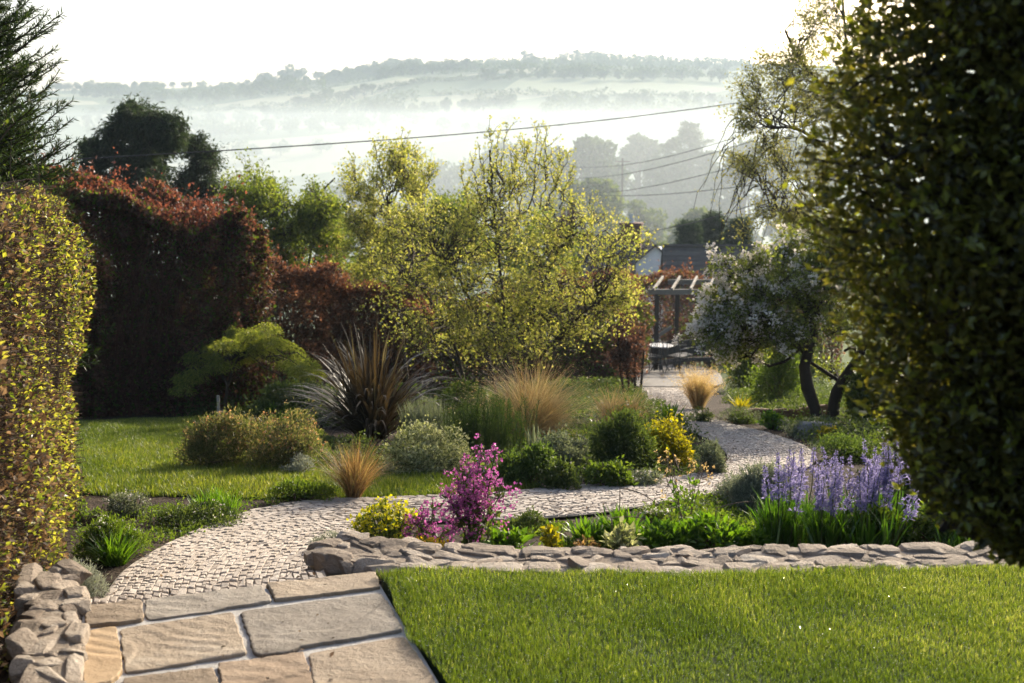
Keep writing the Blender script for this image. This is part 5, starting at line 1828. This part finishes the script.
# brown leaf litter blown along the path edges
A_ = rs.uniform(0, arc[-1] * .8, 900)
S_ = np.where(rs.random(900) < .7, np.where(rs.random(900) < .5, rs.beta(1, 9, 900), 1 - rs.beta(1, 9, 900)), rs.random(900))
pq = path_at(S_, A_)
b = Buf()
o0 = np.array([0, 9.0, -.6])
dd = rdir(900)
dd[:, 2] = np.abs(dd[:, 2]) * .25
leaves(b, np.column_stack([pq, gz(pq[:, 0], pq[:, 1]) + .058]) - o0, dd, .03 * rs.uniform(.4, 1.2, 900), .6, upn=3)
tag(b.build('fallen_leaves', M['lf_hedgebrown'], None, loc=tuple(o0)), 'small brown fallen leaves along the edges of the cobbles', 'leaf litter', kind='stuff')
cover('ground_cover', 'low dark leaves under the sword leaved plant', [(285, 440), (385, 450), (470, 478), (400, 478), (330, 470)], 1800, .04, M['lf_dark'], .14, -.4, 6, .5, 13, 2)
cover('ground_cover', 'clover and moss tufts on the near edge of the soil bed', [(66, 540), (150, 560), (240, 516), (150, 505)], 500, .03, M['lf_mid'], .08, .0, 6, .5, 19, 4)
# ------------------------------------------------------------------ pergola, table, chairs, bench
M['timber'] = surf_mat('grey_timber', [(.12, .105, .09), (.22, .20, .17), (.30, .275, .24)], 12, .8, .3)
M['timber_dark'] = surf_mat('dark_timber', [(.045, .036, .03), (.09, .075, .06)], 12, .85, .3)
M['iron'] = surf_mat('dark_painted_iron', [(.012, .013, .014), (.03, .032, .034)], 20, .45, 0, None, .5)
M['tabletop'] = surf_mat('pale_table_top', [(.42, .42, .42), (.55, .55, .55)], 10, .3, 0, None, .6)
P = gp(690, 36.5, 375)
r = thing('pergola', 'weathered timber pergola with pale slanting rafters over the garden seat', 'pergola', P)


def loc36(px, py, Y):
    return np.array([float(xat(px, py, Y)), Y, float(zat(py, Y))]) - P


def post(px, Y, ztop):
    x = float(xat(px, 350, Y)) - P[0]
    zb = float(gz(x + P[0], Y)) - P[2]
    b = Buf()
    beam(b, (x, Y - P[1], zb - .1), (x, Y - P[1], ztop), .12, .12)
    b.build('post', M['timber_dark'], r)


zt = loc36(690, 294, 36.0)[2]
for px, Y in [(656, 36.0), (745, 36.0), (676, 38.4), (766, 38.4)]:
    post(px, Y, zt)
b = Buf()
x0, x1 = loc36(648, 296, 36.0)[0], loc36(760, 296, 36.0)[0]
beam(b, (x0, 36.0 - P[1], zt + .06), (x1, 36.0 - P[1], zt + .06), .08, .15)
b.build('beam', M['timber'], r)
b = Buf()
x0b = loc36(668, 290, 38.4)[0]
beam(b, (x0b, 38.4 - P[1], zt + .06), (x0b + 3.2, 38.4 - P[1], zt + .06), .08, .15)
b.build('beam', M['timber'], r)
for k in range(6):
    xa = x0 + .12 + k * .52
    b = Buf()
    beam(b, (xa, 35.7 - P[1], zt + .17), (xa + .62, 38.8 - P[1], zt + .17), .055, .075)
    b.build('rafter', M['timber'], r)
b = Buf()
xp = loc36(656, 340, 36.0)[0]
beam(b, (xp, 36.07 - P[1], zt - 1.25), (xp + .45, 36.07 - P[1], zt - .95), .07, .09)
b.build('brace', M['timber'], r)

# curved dark bench seat at the back of the patio
P = hit(706, 371)
P = np.array([float(xat(706, 371, 36.8)), 36.8, float(gz(xat(706, 371, 36.8), 36.8))])
r = thing('garden_bench', 'long low dark curved bench along the back of the patio', 'bench', P)
th = np.linspace(-1.0, .55, 22)
Rb = 2.0
arcx, arcy = Rb * np.sin(th) - .0, Rb * np.cos(th) - Rb
b = Buf()
V = []
for (ri, z) in [(0, .40), (.42, .40), (.42, .34), (0, .34)]:
    V.append(np.column_stack([(Rb - ri) * np.sin(th), (Rb - ri) * np.cos(th) - Rb, np.full(22, z)]))
V = np.concatenate(V)
i = np.arange(21)
F = np.concatenate([np.stack([i + a * 22, i + 1 + a * 22, i + 1 + bq * 22, i + bq * 22], 1) for a, bq in ((0, 1), (1, 2), (2, 3), (3, 0))])
b.add(V, F)
b.build('seat', M['timber_dark'], r)
b = Buf()
V = []
for (ri, z) in [(0.0, .45), (.05, .45), (.05, .92), (0, .92)]:
    V.append(np.column_stack([(Rb + .03 - ri) * np.sin(th), (Rb + .03 - ri) * np.cos(th) - Rb, np.full(22, z)]))
b.add(np.concatenate(V), F)
b.build('backrest', M['timber_dark'], r)
for k in (1, 7, 14, 20):
    b = Buf()
    x, y = (Rb - .2) * math.sin(th[k]), (Rb - .2) * math.cos(th[k]) - Rb
    zg = float(gz(P[0] + x, P[1] + y)) - P[2]
    beam(b, (x, y, zg - .05), (x, y, .34), .3, .08)
    b.build('leg', M['timber_dark'], r)

# round table
PT = gp(660, 34.8, 373)
PT[2] += .05
r = thing('garden_table', 'small round pale topped metal table on the patio', 'table', PT)
b = Buf()
a = np.arange(28) / 28 * 2 * math.pi
V = np.concatenate([np.column_stack([np.cos(a) * q, np.sin(a) * q, np.full(28, z)]) for q, z in ((.34, .70), (.36, .705), (.36, .725), (.345, .732))] + [[[0, 0, .732]], [[0, 0, .70]]])
i = np.arange(28)
F = np.concatenate([np.stack([i + k * 28, (i + 1) % 28 + k * 28, (i + 1) % 28 + (k + 1) * 28, i + (k + 1) * 28], 1) for k in range(3)])
b.add(V, F)
b.add(V, np.concatenate([np.stack([i + 84, (i + 1) % 28 + 84, np.full(28, 112)], 1), np.stack([(i + 1) % 28, i, np.full(28, 113)], 1)]))
b.build('tabletop', M['tabletop'], r, smooth=False)
for k in range(3):
    an = k * 2.094 + .4
    b = Buf()
    tubes(b, smooth_poly(np.array([[.05 * math.cos(an), .05 * math.sin(an), .70], [.10 * math.cos(an), .10 * math.sin(an), .45], [.16 * math.cos(an), .16 * math.sin(an), .2], [.30 * math.cos(an), .30 * math.sin(an), -.02]]), 10), .016, 6)
    b.build('leg', M['iron'], r)


def make_chair(loc, rz, label):
    r = thing('garden_chair', label, 'chair', loc, 'metal chairs around the round table')
    r.rotation_euler = (0, 0, rz)
    b = Buf()
    box(b, (0, 0, .44), (.42, .42, .025))
    for k in range(5):
        box(b, (-.17 + k * .085, 0, .458), (.05, .40, .012))
    b.build('seat', M['iron'], r)
    for sx in (-1, 1):
        for sy in (-1, 1):
            b = Buf()
            tubes(b, smooth_poly(np.array([[sx * .18, sy * .18, .43], [sx * .20, sy * .20, .2], [sx * .23, sy * .24, -.02]]), 6), .013, 6)
            b.build('leg', M['iron'], r)
    b = Buf()
    tubes(b, smooth_poly(np.array([[-.19, .20, .43], [-.2, .24, .7], [-.15, .27, .86], [0, .28, .90], [.15, .27, .86], [.2, .24, .7], [.19, .20, .43]]), 24), .013, 6)
    for k in range(5):
        x = -.12 + k * .06
        tubes(b, np.array([[x, .20, .45], [x, .25, .7], [x, .275, .88 - abs(x) * .3]]), .007, 4)
    b.build('backrest', M['iron'], r)
    for sx in (-1, 1):
        b = Buf()
        tubes(b, smooth_poly(np.array([[sx * .2, .235, .66], [sx * .22, .05, .67], [sx * .22, -.16, .64], [sx * .2, -.18, .44]]), 10), .011, 5)
        b.build('armrest', M['iron'], r)
    return r


for dx, dy, rz, lab in [(-.30, -.62, math.pi + .45, 'dark metal garden chair on the left of the round table'), (.42, -.50, math.pi - .7, 'dark metal garden chair nearest in front of the round table, on the right'),
                        (.68, .32, -1.2, 'dark metal garden chair behind the round table towards the bench'), (-.42, .58, .6, 'dark metal garden chair behind the round table on the left')]:
    x, y = PT[0] + dx, PT[1] + dy
    make_chair((x, y, float(gz(x, y)) + .055), rz, lab)

# ------------------------------------------------------------------ houses below the garden
M['slate'] = surf_mat('slate_roof', [(.05, .05, .055), (.09, .088, .09), (.13, .125, .12)], 5, .7, .4, 30)
M['slate_brown'] = surf_mat('brown_slate_roof', [(.055, .045, .04), (.10, .082, .07), (.14, .12, .10)], 4, .85, .5, 20)
M['brick'] = surf_mat('chimney_brick', [(.09, .05, .04), (.16, .085, .065)], 8, .9, .4)
M['render'] = surf_mat('white_render', [(.66, .66, .66), (.78, .78, .78)], 3, .85, .15)
M['pot'] = surf_mat('clay_pot', [(.24, .14, .10), (.34, .22, .16)], 8, .8, .1)
M['pale_pot'] = surf_mat('pale_pot', [(.5, .5, .48), (.62, .62, .6)], 8, .7, .1)
M['glassroof'] = surf_mat('white_sheet_roof', [(.74, .74, .74), (.82, .82, .82)], 4, .3, 0, None, .5)
M['glass'] = surf_mat('window_glass', [(.03, .035, .04), (.05, .055, .06)], 3, .08, 0, None, .6)


def house(name, label, Y, px0, px1, pyr, depth, rise, wallm, roofm, rot, eave, chim, gable_win=True):
    """ridge at pixel row pyr from px0 to px1"""
    xa, xb = float(xat(px0, pyr, Y)), float(xat(px1, pyr, Y))
    zr = float(zat(pyr, Y))
    cx = (xa + xb) / 2
    zb = float(gz(cx, Y)) - .3
    root = thing(name, label, 'house', (cx, Y, zb))
    root.rotation_euler = (0, 0, rot)
    H = zr - zb
    ze = H - rise
    L = (xb - xa) / 2
    d = depth / 2
    b = Buf()
    V = np.array([[-L, -d, 0], [L, -d, 0], [L, d, 0], [-L, d, 0], [-L, -d, ze], [L, -d, ze], [L, d, ze], [-L, d, ze], [-L, 0, H - .06], [L, 0, H - .06]])
    b.add(V, [[0, 1, 5, 4], [2, 3, 7, 6], [1, 2, 6, 5], [3, 0, 4, 7]])
    b.add(V, [[5, 6, 9], [7, 4, 8]])
    b.build('wall', wallm, root)
    rf = Buf()
    o = .25
    sl = rise / d
    for sgn in (-1, 1):
        nrow = 14
        for k in range(nrow):
            y0, y1 = (d + o) * (1 - k / nrow), (d + o) * (1 - (k + 1) / nrow)
            z0, z1 = H - sl * y0 + .0, H - sl * y1
            V = np.array([[-L - o, sgn * y0, z0 + .05], [L + o, sgn * y0, z0 + .05], [L + o, sgn * y1, z1 + .02], [-L - o, sgn * y1, z1 + .02], [-L - o, sgn * y0, z0 - .04], [L + o, sgn * y0, z0 - .04], [L + o, sgn * y1, z1 - .07], [-L - o, sgn * y1, z1 - .07]])
            rf.add(V, [[0, 1, 2, 3], [4, 5, 1, 0], [7, 6, 5, 4], [1, 5, 6, 2], [0, 3, 7, 4]])
    ro = rf.build('roof', roofm, root)
    rd = Buf()
    tubes(rd, np.array([[-L - o, 0, H + .03], [0, 0, H + .035], [L + o, 0, H + .03]]), .10, 6)
    rd.build('ridge', roofm, ro)
    for (fx, cw, ch, pots, pm) in chim:
        c = Buf()
        xx = fx * L
        box(c, (xx, 0, H + ch / 2 - .25), (cw, cw * .75, ch + .5))
        box(c, (xx, 0, H + ch + .03), (cw + .14, cw * .75 + .14, .14))
        co = c.build('chimney', M['brick'], ro)
        for k in range(pots):
            p = Buf()
            px_ = xx + (k - (pots - 1) / 2) * .34
            tubes(p, np.array([[px_, 0, H + ch + .08], [px_, 0, H + ch + .3], [px_, 0, H + ch + .55]]), np.array([.15, .12, .13]), 10)
            # sub-part depth ends at the chimney: pots are joined to it as siblings of the roof's pieces
            p.build('chimney_pot', pm, ro)
    # windows on the garden side and the gable
    for k in range(2):
        wz = ze - .9 - 0.0
        for fx in (-.55, 0.0, .55):
            w = Buf()
            zc = wz - k * 2.5
            if zc < .8:
                continue
            box(w, (fx * L, -d - .01, zc), (.95, .08, 1.15))
            wo = w.build('window', M['render'], root)
            g_ = Buf()
            for ax in (-.22, .22):
                box(g_, (fx * L + ax, -d - .052, zc), (.36, .012, .98))
            g_.build('pane', M['glass'], wo)
    return root


house('white_house', 'white rendered house with slate roof and brick chimneys beyond the pear tree', 68, 556, 634, 238, 6.2, 2.3, M['render'], M['slate'], -.22, .3, [(.93, 1.05, .75, 1, M['pale_pot']), (-.75, .8, 1.0, 2, M['pot'])])
house('slate_barn', 'long low outbuilding with a brown slate roof behind the copper hedge', 58, 668, 800, 247, 5.5, 2.6, M['brick'], M['slate_brown'], -.06, .3, [])
# gable wing of the white house with a pale lean-to roof
B = gp(657, 66, 260)
root = thing('white_cottage', 'white gable end with a dark roof edge beside the chimney', 'house', B)
zr = float(zat(246, 66)) - B[2]
b = Buf()
V = np.array([[-1.1, 0, 0], [1.3, 0, 0], [1.3, 0, zr - 1.5], [-.1, 0, zr], [-1.1, 0, zr - .9], [-1.1, 4, 0], [1.3, 4, 0], [1.3, 4, zr - 1.5], [-.1, 4, zr], [-1.1, 4, zr - .9]])
b.add(V, [[0, 1, 2, 3], [5, 8, 7, 6], [1, 6, 7, 2], [0, 4, 9, 5]])
b.add(V, [[0, 3, 4], [5, 9, 8]])
b.build('wall', M['render'], root)
b = Buf()
beam(b, (-.12, 2.0, zr + .06), (1.55, 2.0, zr - 1.55), 4.3, .10)
beam(b, (-.08, 2.0, zr + .06), (-1.3, 2.0, zr - .98), 4.3, .10)
b.build('roof', M['slate_brown'], root)
B = gp(664, 71, 260)
zr = float(zat(254, 71)) - B[2]
root = thing('greenhouse', 'small shed with a gleaming pale sloped roof between the two roofs', 'shed', B)
b = Buf()
box(b, (0, 1.5, (zr - .9) / 2), (2.0, 3, zr - .9))
b.build('wall', M['render'], root)
b = Buf()
beam(b, (0, 3.2, zr + .1), (0, -.3, zr - .75), 2.3, .08)
b.build('roof', M['glassroof'], root)

# ------------------------------------------------------------------ power lines
M['cable'] = surf_mat('cable', [(.02, .02, .02), (.04, .04, .04)], 5, .7, 0)
M['polewood'] = surf_mat('pole_wood', [(.06, .045, .035), (.12, .095, .075)], 6, .9, .2)


def cable(a, b, Ya, Yb, sag, rad, label):
    p0 = np.array([float(xat(a[0], a[1], Ya)), Ya, float(zat(a[1], Ya))])
    p1 = np.array([float(xat(b[0], b[1], Yb)), Yb, float(zat(b[1], Yb))])
    c = curve_pts(p0, p1, 40, -sag)
    bf = Buf()
    tubes(bf, c - p0, rad, 5)
    tag(bf.build('power_cable', M['cable'], None, loc=tuple(p0)), label, 'cable', 'overhead cables')


cable((60, 160), (870, 82), 30, 52, .012, .016, 'long overhead cable crossing above all the fruit trees, topmost of the cables')
cable((560, 166), (850, 100), 120, 44, .012, .018, 'overhead cable in the mist, second from the top')
cable((545, 177), (850, 110), 120, 44, .012, .018, 'overhead cable in the mist, third from the top')
cable((545, 191), (850, 134), 120, 44, .012, .018, 'overhead cable in the mist, fourth from the top')
cable((545, 189), (850, 172), 118, 46, .010, .018, 'nearly level overhead cable in the mist, second from the bottom')
cable((560, 230), (880, 160), 90, 38, .02, .020, 'overhead cable just above the chimney, lowest of the cables')


def pole(px, Y, pytop, label):
    B = gp(px, Y, 200)
    h = float(zat(pytop, Y)) - B[2]
    r = thing('utility_pole', label, 'pole', B)
    b = Buf()
    tubes(b, np.array([[0, 0, -.3], [0, 0, h / 2], [0, 0, h]]), np.array([.16, .14, .11]), 9)
    b.build('post', M['polewood'], r)
    b = Buf()
    beam(b, (-.9, 0, h - .4), (.9, 0, h - .4), .10, .12)
    b.build('crossarm', M['polewood'], r)


pole(622, 150, 158, 'thin wooden utility pole standing in the mist behind the house')

# ------------------------------------------------------------------ trees in the mist
FARG = 'misty trees in the valley'


def far_tree(name, label, px, Y, pytop, hw, lm, group=None, n=2600, leaf=None, kind='round', seedling=None):
    B = gp(px, Y, 200)
    h = float(zat(pytop, Y)) - B[2]
    w = hw / FPX * Y
    r = thing(name, label, 'tree', B, group)
    if kind == 'fir':
        conifer(r, h, w, 240, lm, w * .42, M['bark_dark'], droop=.5)
        return r
    if kind == 'poplar':
        k = 26
    else:
        k = 22
    tb, fb = Buf(), Buf()
    tubes(tb, smooth_poly(np.array([[0, 0, -.3], [w * .04, 0, h * .3], [-w * .03, 0, h * .55], [0, 0, h * .8]]), 10), np.linspace(h * .022, h * .006, 10), 7)
    cs_ = []
    while len(cs_) < k:
        d = rdir(1, .15)[0]
        c = np.array([0, 0, h * .62]) + d * np.array([w * .72, w * .72, h * .29])
        cs_.append(c)
    cs_ = np.array(cs_)
    zs = rs.uniform(.3, .6, k) * h
    st0 = np.column_stack([np.zeros(k), np.zeros(k), zs])
    tubes(tb, curve_pts(st0, cs_, 6, .06, .05), np.linspace(h * .008, h * .002, 6)[None], 4)
    lf = leaf or h * .045
    pick = rs.integers(0, k, n)
    d = rdir(n, .2)
    R = rs.uniform(.24, .42, k)[pick] * w * .95
    Q = cs_[pick] + d * R[:, None] * (.35 + .65 * rs.random(n) ** .5)[:, None] * np.array([1, 1, .75])
    leaves(fb, Q, d * .5 + rdir(n, .1), lf * rs.uniform(.5, 1.2, n), .7)
    tb.build('trunk', M['bark_dark'], r)
    fb.build('crown', lm, r)
    return r


far_tree('leafy_tree', 'soft green tree directly behind the right half of the pear tree', 535, 54, 208, 52, M['lf_bright'], None, 5200, .22)
far_tree('leafy_tree', 'soft green tree behind the gap between the two sparse trees', 395, 50, 222, 46, M['lf_mid'], None, 4200, .22)
far_tree('leafy_tree', 'shaded green tree low behind the green apple tree', 318, 47, 206, 46, M['lf_mid'], None, 4200, .2)
far_tree('broad_tree', 'rounded pale green tree in the mist right of the chimney', 697, 118, 200, 26, M['lf_farpale'], None, 3200)
far_tree('broad_tree', 'pale spring green tree behind the pear tree, nearest of the misty trees', 585, 130, 176, 48, M['lf_farpale'], None, 5200)
far_tree('broad_tree', 'soft green rounded tree behind the chimney', 640, 135, 196, 30, M['lf_farpale'], None, 3600)
far_tree('broad_tree', 'grey green misty tree towering behind the pear tree', 575, 185, 131, 52, M['lf_far'], None, 5200)
far_tree('broad_tree', 'wide bluish misty tree left of the fir group', 520, 230, 142, 60, M['lf_far'], None, 4600)
far_tree('broad_tree', 'faint bluish misty tree left of the pear tree', 455, 250, 158, 46, M['lf_far'], None, 4200)
far_tree('broad_tree', 'faint bluish misty tree behind the green apple tree', 345, 240, 186, 50, M['lf_far'], None, 4200)
far_tree('broad_tree', 'faint misty tree behind the small conifer', 240, 260, 182, 52, M['lf_far'], None, 3600)
far_tree('broad_tree', 'misty tree beside the fir group, behind the drooping twigs', 745, 190, 140, 40, M['lf_far'], None, 4600)
far_tree('broad_tree', 'tall misty tree behind the airy tree on the right', 800, 180, 130, 50, M['lf_far'], None, 4600)
far_tree('broad_tree', 'pale round misty tree in front of the fir group', 600, 150, 205, 30, M['lf_farpale'], None, 3000)
far_tree('broad_tree', 'soft pale misty shrubby tree between chimney and slate roof', 665, 100, 237, 14, M['lf_farpale'], None, 1400)
far_tree('broad_tree', 'grey misty tree just left of the tallest firs', 640, 215, 128, 30, M['lf_far'], None, 3600)
for px, pt, hw, lab in [(688, 122, 24, 'tallest fir in the misty group'), (670, 138, 20, 'fir left of the tallest one in the misty group'), (706, 140, 20, 'fir right of the tallest one in the misty group'), (652, 152, 18, 'shortest fir at the left of the misty group')]:
    far_tree('fir_tree', lab, px, 200 + rs.uniform(-8, 8), pt, hw, M['lf_far'], 'firs in the mist', kind='fir')

# ------------------------------------------------------------------ far hillside: trees copied along hedgerows and woods
HILLG = 'hazy trees on the far hillside'
HLAB = 'hazy tree in the hedgerows and woods of the far hillside'
protos = []
for v in range(5):
    r = thing('hill_tree', HLAB, 'tree', (0, 0, 0), HILLG)
    h = 10.0
    w = [5.5, 6.5, 4.6, 7.0, 3.6][v]
    fb, tb = Buf(), Buf()
    tubes(tb, np.array([[0, 0, -1.5], [0, 0, 3], [0, 0, 6]]), np.array([.5, .4, .2]), 6)
    k = 12
    cs_ = np.array([np.array([0, 0, h * .56]) + rdir(1, .1)[0] * np.array([w * .62, w * .62, h * .27]) for _ in range(k)])
    n = 700
    pick = rs.integers(0, k, n)
    d = rdir(n, .2)
    R = rs.uniform(.3, .5, k)[pick] * w * .85
    leaves(fb, cs_[pick] + d * R[:, None] * (.4 + .6 * rs.random(n) ** .5)[:, None], d * .5 + rdir(n), 1.3 * rs.uniform(.5, 1.2, n), .75)
    tb.build('trunk', M['bark_dark'], r)
    fb.build('crown', M['lf_far'], r)
    protos.append(r)
used = [False] * 5


def hill_at(px, Y):
    x = (px - CX) / FPX * Y * 1.01
    return np.array([x, Y, float(gz(x, Y)) - .3])


def put(px, Y, s):
    v = int(rs.integers(0, 5))
    L = hill_at(px, Y)
    s *= .82
    sc_ = (s * rs.uniform(.9, 1.4), s * rs.uniform(.9, 1.4), s)
    if not used[v]:
        used[v] = True
        protos[v].location = tuple(L)
        protos[v].scale = sc_
        protos[v].rotation_euler = (0, 0, rs.uniform(0, 6))
    else:
        copy_thing(protos[v], L, rs.uniform(0, 6), sc_)


NT = 0
# skyline
for (a, b, n, s, Ys) in [(60, 95, 7, 1.2, 1490), (96, 135, 6, 1.5, 1470), (135, 215, 9, 1.1, 1490), (262, 310, 5, 1.7, 1490), (300, 302, 1, 2.2, 1495), (318, 372, 8, 1.3, 1490), (372, 424, 9, 1.5, 1495), (520, 532, 2, 1.5, 1498), (560, 600, 7, 1.4, 1495), (600, 660, 9, 1.0, 1495), (660, 745, 12, .9, 1495)]:
    for k in range(n):
        put(lerp(a, b, (k + rs.uniform(.2, .8)) / n), Ys + rs.uniform(-15, 8), s * rs.uniform(.7, 1.15))
        NT += 1
# woods and hedgerows at different distances up the slope
for (a, b, n, s, Ya, Yb_) in [(90, 160, 10, 1.3, 1340, 1400), (200, 330, 14, 1.2, 1330, 1360), (250, 300, 6, 1.5, 1200, 1230), (330, 420, 14, 1.5, 1360, 1440), (380, 470, 12, 1.4, 1230, 1290), (120, 260, 14, 1.1, 1130, 1160), (300, 380, 10, 1.3, 1060, 1110),
                              (440, 740, 26, 1.1, 1310, 1330), (480, 720, 20, 1.2, 1120, 1150), (90, 300, 16, 1.2, 960, 1000), (320, 520, 16, 1.3, 880, 930), (540, 740, 14, 1.2, 940, 970), (180, 420, 14, 1.2, 780, 820), (440, 700, 14, 1.2, 740, 790), (100, 330, 8, 1.2, 640, 690),
                              (335, 425, 16, 1.3, 1440, 1480), (85, 160, 12, 1.2, 1420, 1450), (215, 300, 12, .9, 1440, 1470), (440, 600, 16, .9, 1400, 1425), (600, 745, 12, .9, 1370, 1390)]:
    for k in range(n):
        t = (k + rs.uniform(.1, .9)) / n
        put(lerp(a, b, t), lerp(Ya, Yb_, t) + rs.uniform(-8, 8), s * rs.uniform(.65, 1.2))
        NT += 1
print('hill trees', NT)
# clipped field hedges as long low banks of foliage
HED = 0
for (a, b, Ya, Yb_, lab) in [(430, 745, 1485, 1490, 'thin hedge along the right skyline of the far hill'), (330, 440, 1490, 1490, 'thin hedge along the middle skyline of the far hill'), (470, 745, 1385, 1350, 'wavering hedge in the upper right fields of the far hill'), (100, 260, 1330, 1370, 'wavering hedge in the upper left fields of the far hill'), (250, 430, 1370, 1330, 'slanting hedge in the middle of the far hill'),
                             (380, 600, 1130, 1150, 'hazy hedge halfway up the middle of the far hill'), (400, 745, 1440, 1450, 'dark hedge line just below the right skyline of the far hill'), (200, 330, 1420, 1440, 'hazy hedge line below the left skyline of the far hill'), (160, 420, 1250, 1270, 'hazy hedge across the middle left of the far hill'),
                             (440, 745, 1240, 1200, 'hazy hedge across the middle right of the far hill'), (430, 745, 1050, 1020, 'lowest hazy hedge on the right of the far hill'), (90, 330, 1060, 1090, 'lowest hazy hedge on the left of the far hill')]:
    n = 1800
    t = rs.random(n)
    Yq = lerp(Ya, Yb_, t) + rs.normal(0, 1.5, n) + 9 * np.sin(t * 9 + Ya)
    xq = (lerp(a, b, t) - CX) / FPX * Yq
    zq = gz(xq, Yq) + rs.random(n) * (3.4 + 2.4 * noise2(t * 40, t * 0 + Ya, 12))
    o0 = np.array([xq.mean(), Yq.mean(), float(gz(xq.mean(), Yq.mean()))])
    bf = Buf()
    leaves(bf, np.column_stack([xq, Yq, zq]) - o0, rdir(n, .3), 2.0 * rs.uniform(.6, 1.2, n), .8)
    tag(bf.build('field_hedge', M['lf_far'], None, loc=tuple(o0)), lab, 'hedge', 'field hedges on the far hillside')

# woods that read as one mass on the slope
nw = 26000
Q = []
for (a, b, Ya, Yb_, n) in [(330, 440, 1400, 1470, 3600), (380, 480, 1290, 1400, 3600), (440, 745, 1395, 1425, 5200), (90, 170, 1350, 1420, 2600), (150, 330, 1180, 1215, 3000), (480, 700, 1170, 1200, 3600), (300, 420, 980, 1040, 2600), (540, 745, 860, 920, 2600), (90, 260, 840, 890, 2200)]:
    t = rs.random(n)
    Yq = Ya + (Yb_ - Ya) * rs.random(n) + 14 * np.sin(t * 8 + Ya)
    xq = (lerp(a, b, t) - CX) / FPX * Yq
    keep = noise2(xq / 14, Yq / 14, 5) > -.45
    xq, Yq = xq[keep], Yq[keep]
    top = 7 + 3.5 * noise2(xq / 6, Yq / 6, 8)
    Q.append(np.column_stack([xq, Yq, gz(xq, Yq) + np.maximum(top, 2) * rs.random(len(xq)) ** .6]))
Q = np.concatenate(Q)
o0 = Q.mean(0)
bf = Buf()
leaves(bf, Q - o0, rdir(len(Q), .3), 2.6 * rs.uniform(.5, 1.2, len(Q)), .8)
tag(bf.build('woods', M['lf_far'], None, loc=tuple(o0)), 'blue grey woods covering parts of the far hillside', 'woods', kind='stuff')
HAZE, MIST, SAZ, SEL, SKYS, SUNS, FSTOP, EXPO = .00027, .0024, 30, 22, .15, 4.3, 3.2, 1.1
# ------------------------------------------------------------------ air, sky, sun, camera
def volume_box(name, lo, hi, dens, aniso, col):
    b = Buf()
    c, d = (np.array(lo) + np.array(hi)) / 2, np.array(hi) - np.array(lo)
    box(b, c, d)
    m, nt, out = mat(name + '_air')
    v = nt.nodes.new('ShaderNodeVolumePrincipled')
    v.inputs['Density'].default_value = dens
    v.inputs['Anisotropy'].default_value = aniso
    v.inputs['Color'].default_value = (*col, 1)
    nt.links.new(v.outputs[0], out.inputs['Volume'])
    o = b.build(name, m)
    tag(o, kind='stuff')
    o['label'] = {'haze': 'pale morning haze over the whole valley', 'mist': 'bank of white mist lying in the valley'}[name]
    return o


zlow = float(Vg[:, 2].min())
volume_box('haze', (-1245, -50, zlow - 1), (1245, 2045, 125), HAZE, .4, (.56, .69, .82))
if MIST:
    volume_box('mist', (-420, 82, zlow - .5), (420, 310, 6), MIST, .4, (.66, .745, .81))

SUN_AZ, SUN_EL = math.radians(SAZ), math.radians(SEL)
w = bpy.data.worlds.new('World')
sc.world = w
w.use_nodes = True
nt = w.node_tree
bg = nt.nodes['Background']
sky = nt.nodes.new('ShaderNodeTexSky')
sky.sky_type = 'NISHITA'
sky.sun_disc = False
sky.sun_elevation = SUN_EL
sky.sun_rotation = SUN_AZ
sky.air_density = .8
sky.dust_density = 4.0
sky.ozone_density = 1.0
nt.links.new(sky.outputs[0], bg.inputs['Color'])
bg.inputs['Strength'].default_value = SKYS
sd = Vector((math.sin(SUN_AZ) * math.cos(SUN_EL), math.cos(SUN_AZ) * math.cos(SUN_EL), math.sin(SUN_EL)))
L = bpy.data.lights.new('sun', 'SUN')
L.energy = SUNS
L.angle = math.radians(.53)
L.color = (1.0, .89, .71)
so = bpy.data.objects.new('sun', L)
COL.objects.link(so)
so.rotation_euler = sd.to_track_quat('Z', 'Y').to_euler()
so.location = (20, 60, 60)

cd = bpy.data.cameras.new('camera')
cd.sensor_width = 36
cd.lens = 45
cd.clip_end = 6000
cd.clip_start = .05
cd.dof.use_dof = True
cd.dof.focus_distance = 9.0
cd.dof.aperture_fstop = FSTOP
co = bpy.data.objects.new('camera', cd)
COL.objects.link(co)
co.location = (0, 0, CZ)
co.rotation_euler = (math.pi / 2 - PITCH, 0, 0)
sc.camera = co

sc.view_settings.view_transform = 'Standard'
sc.view_settings.look = 'None'
sc.view_settings.exposure = EXPO
sc.view_settings.gamma = 1
sc.view_settings.use_curve_mapping = False
cy = sc.cycles
cy.max_bounces = 8
cy.diffuse_bounces = 4
cy.glossy_bounces = 2
cy.transmission_bounces = 6
cy.volume_bounces = 1
cy.use_denoising = True
cy.denoiser = 'OPENIMAGEDENOISE'
cy.sample_clamp_indirect = 6
cy.use_adaptive_sampling = True
cy.adaptive_threshold = .015
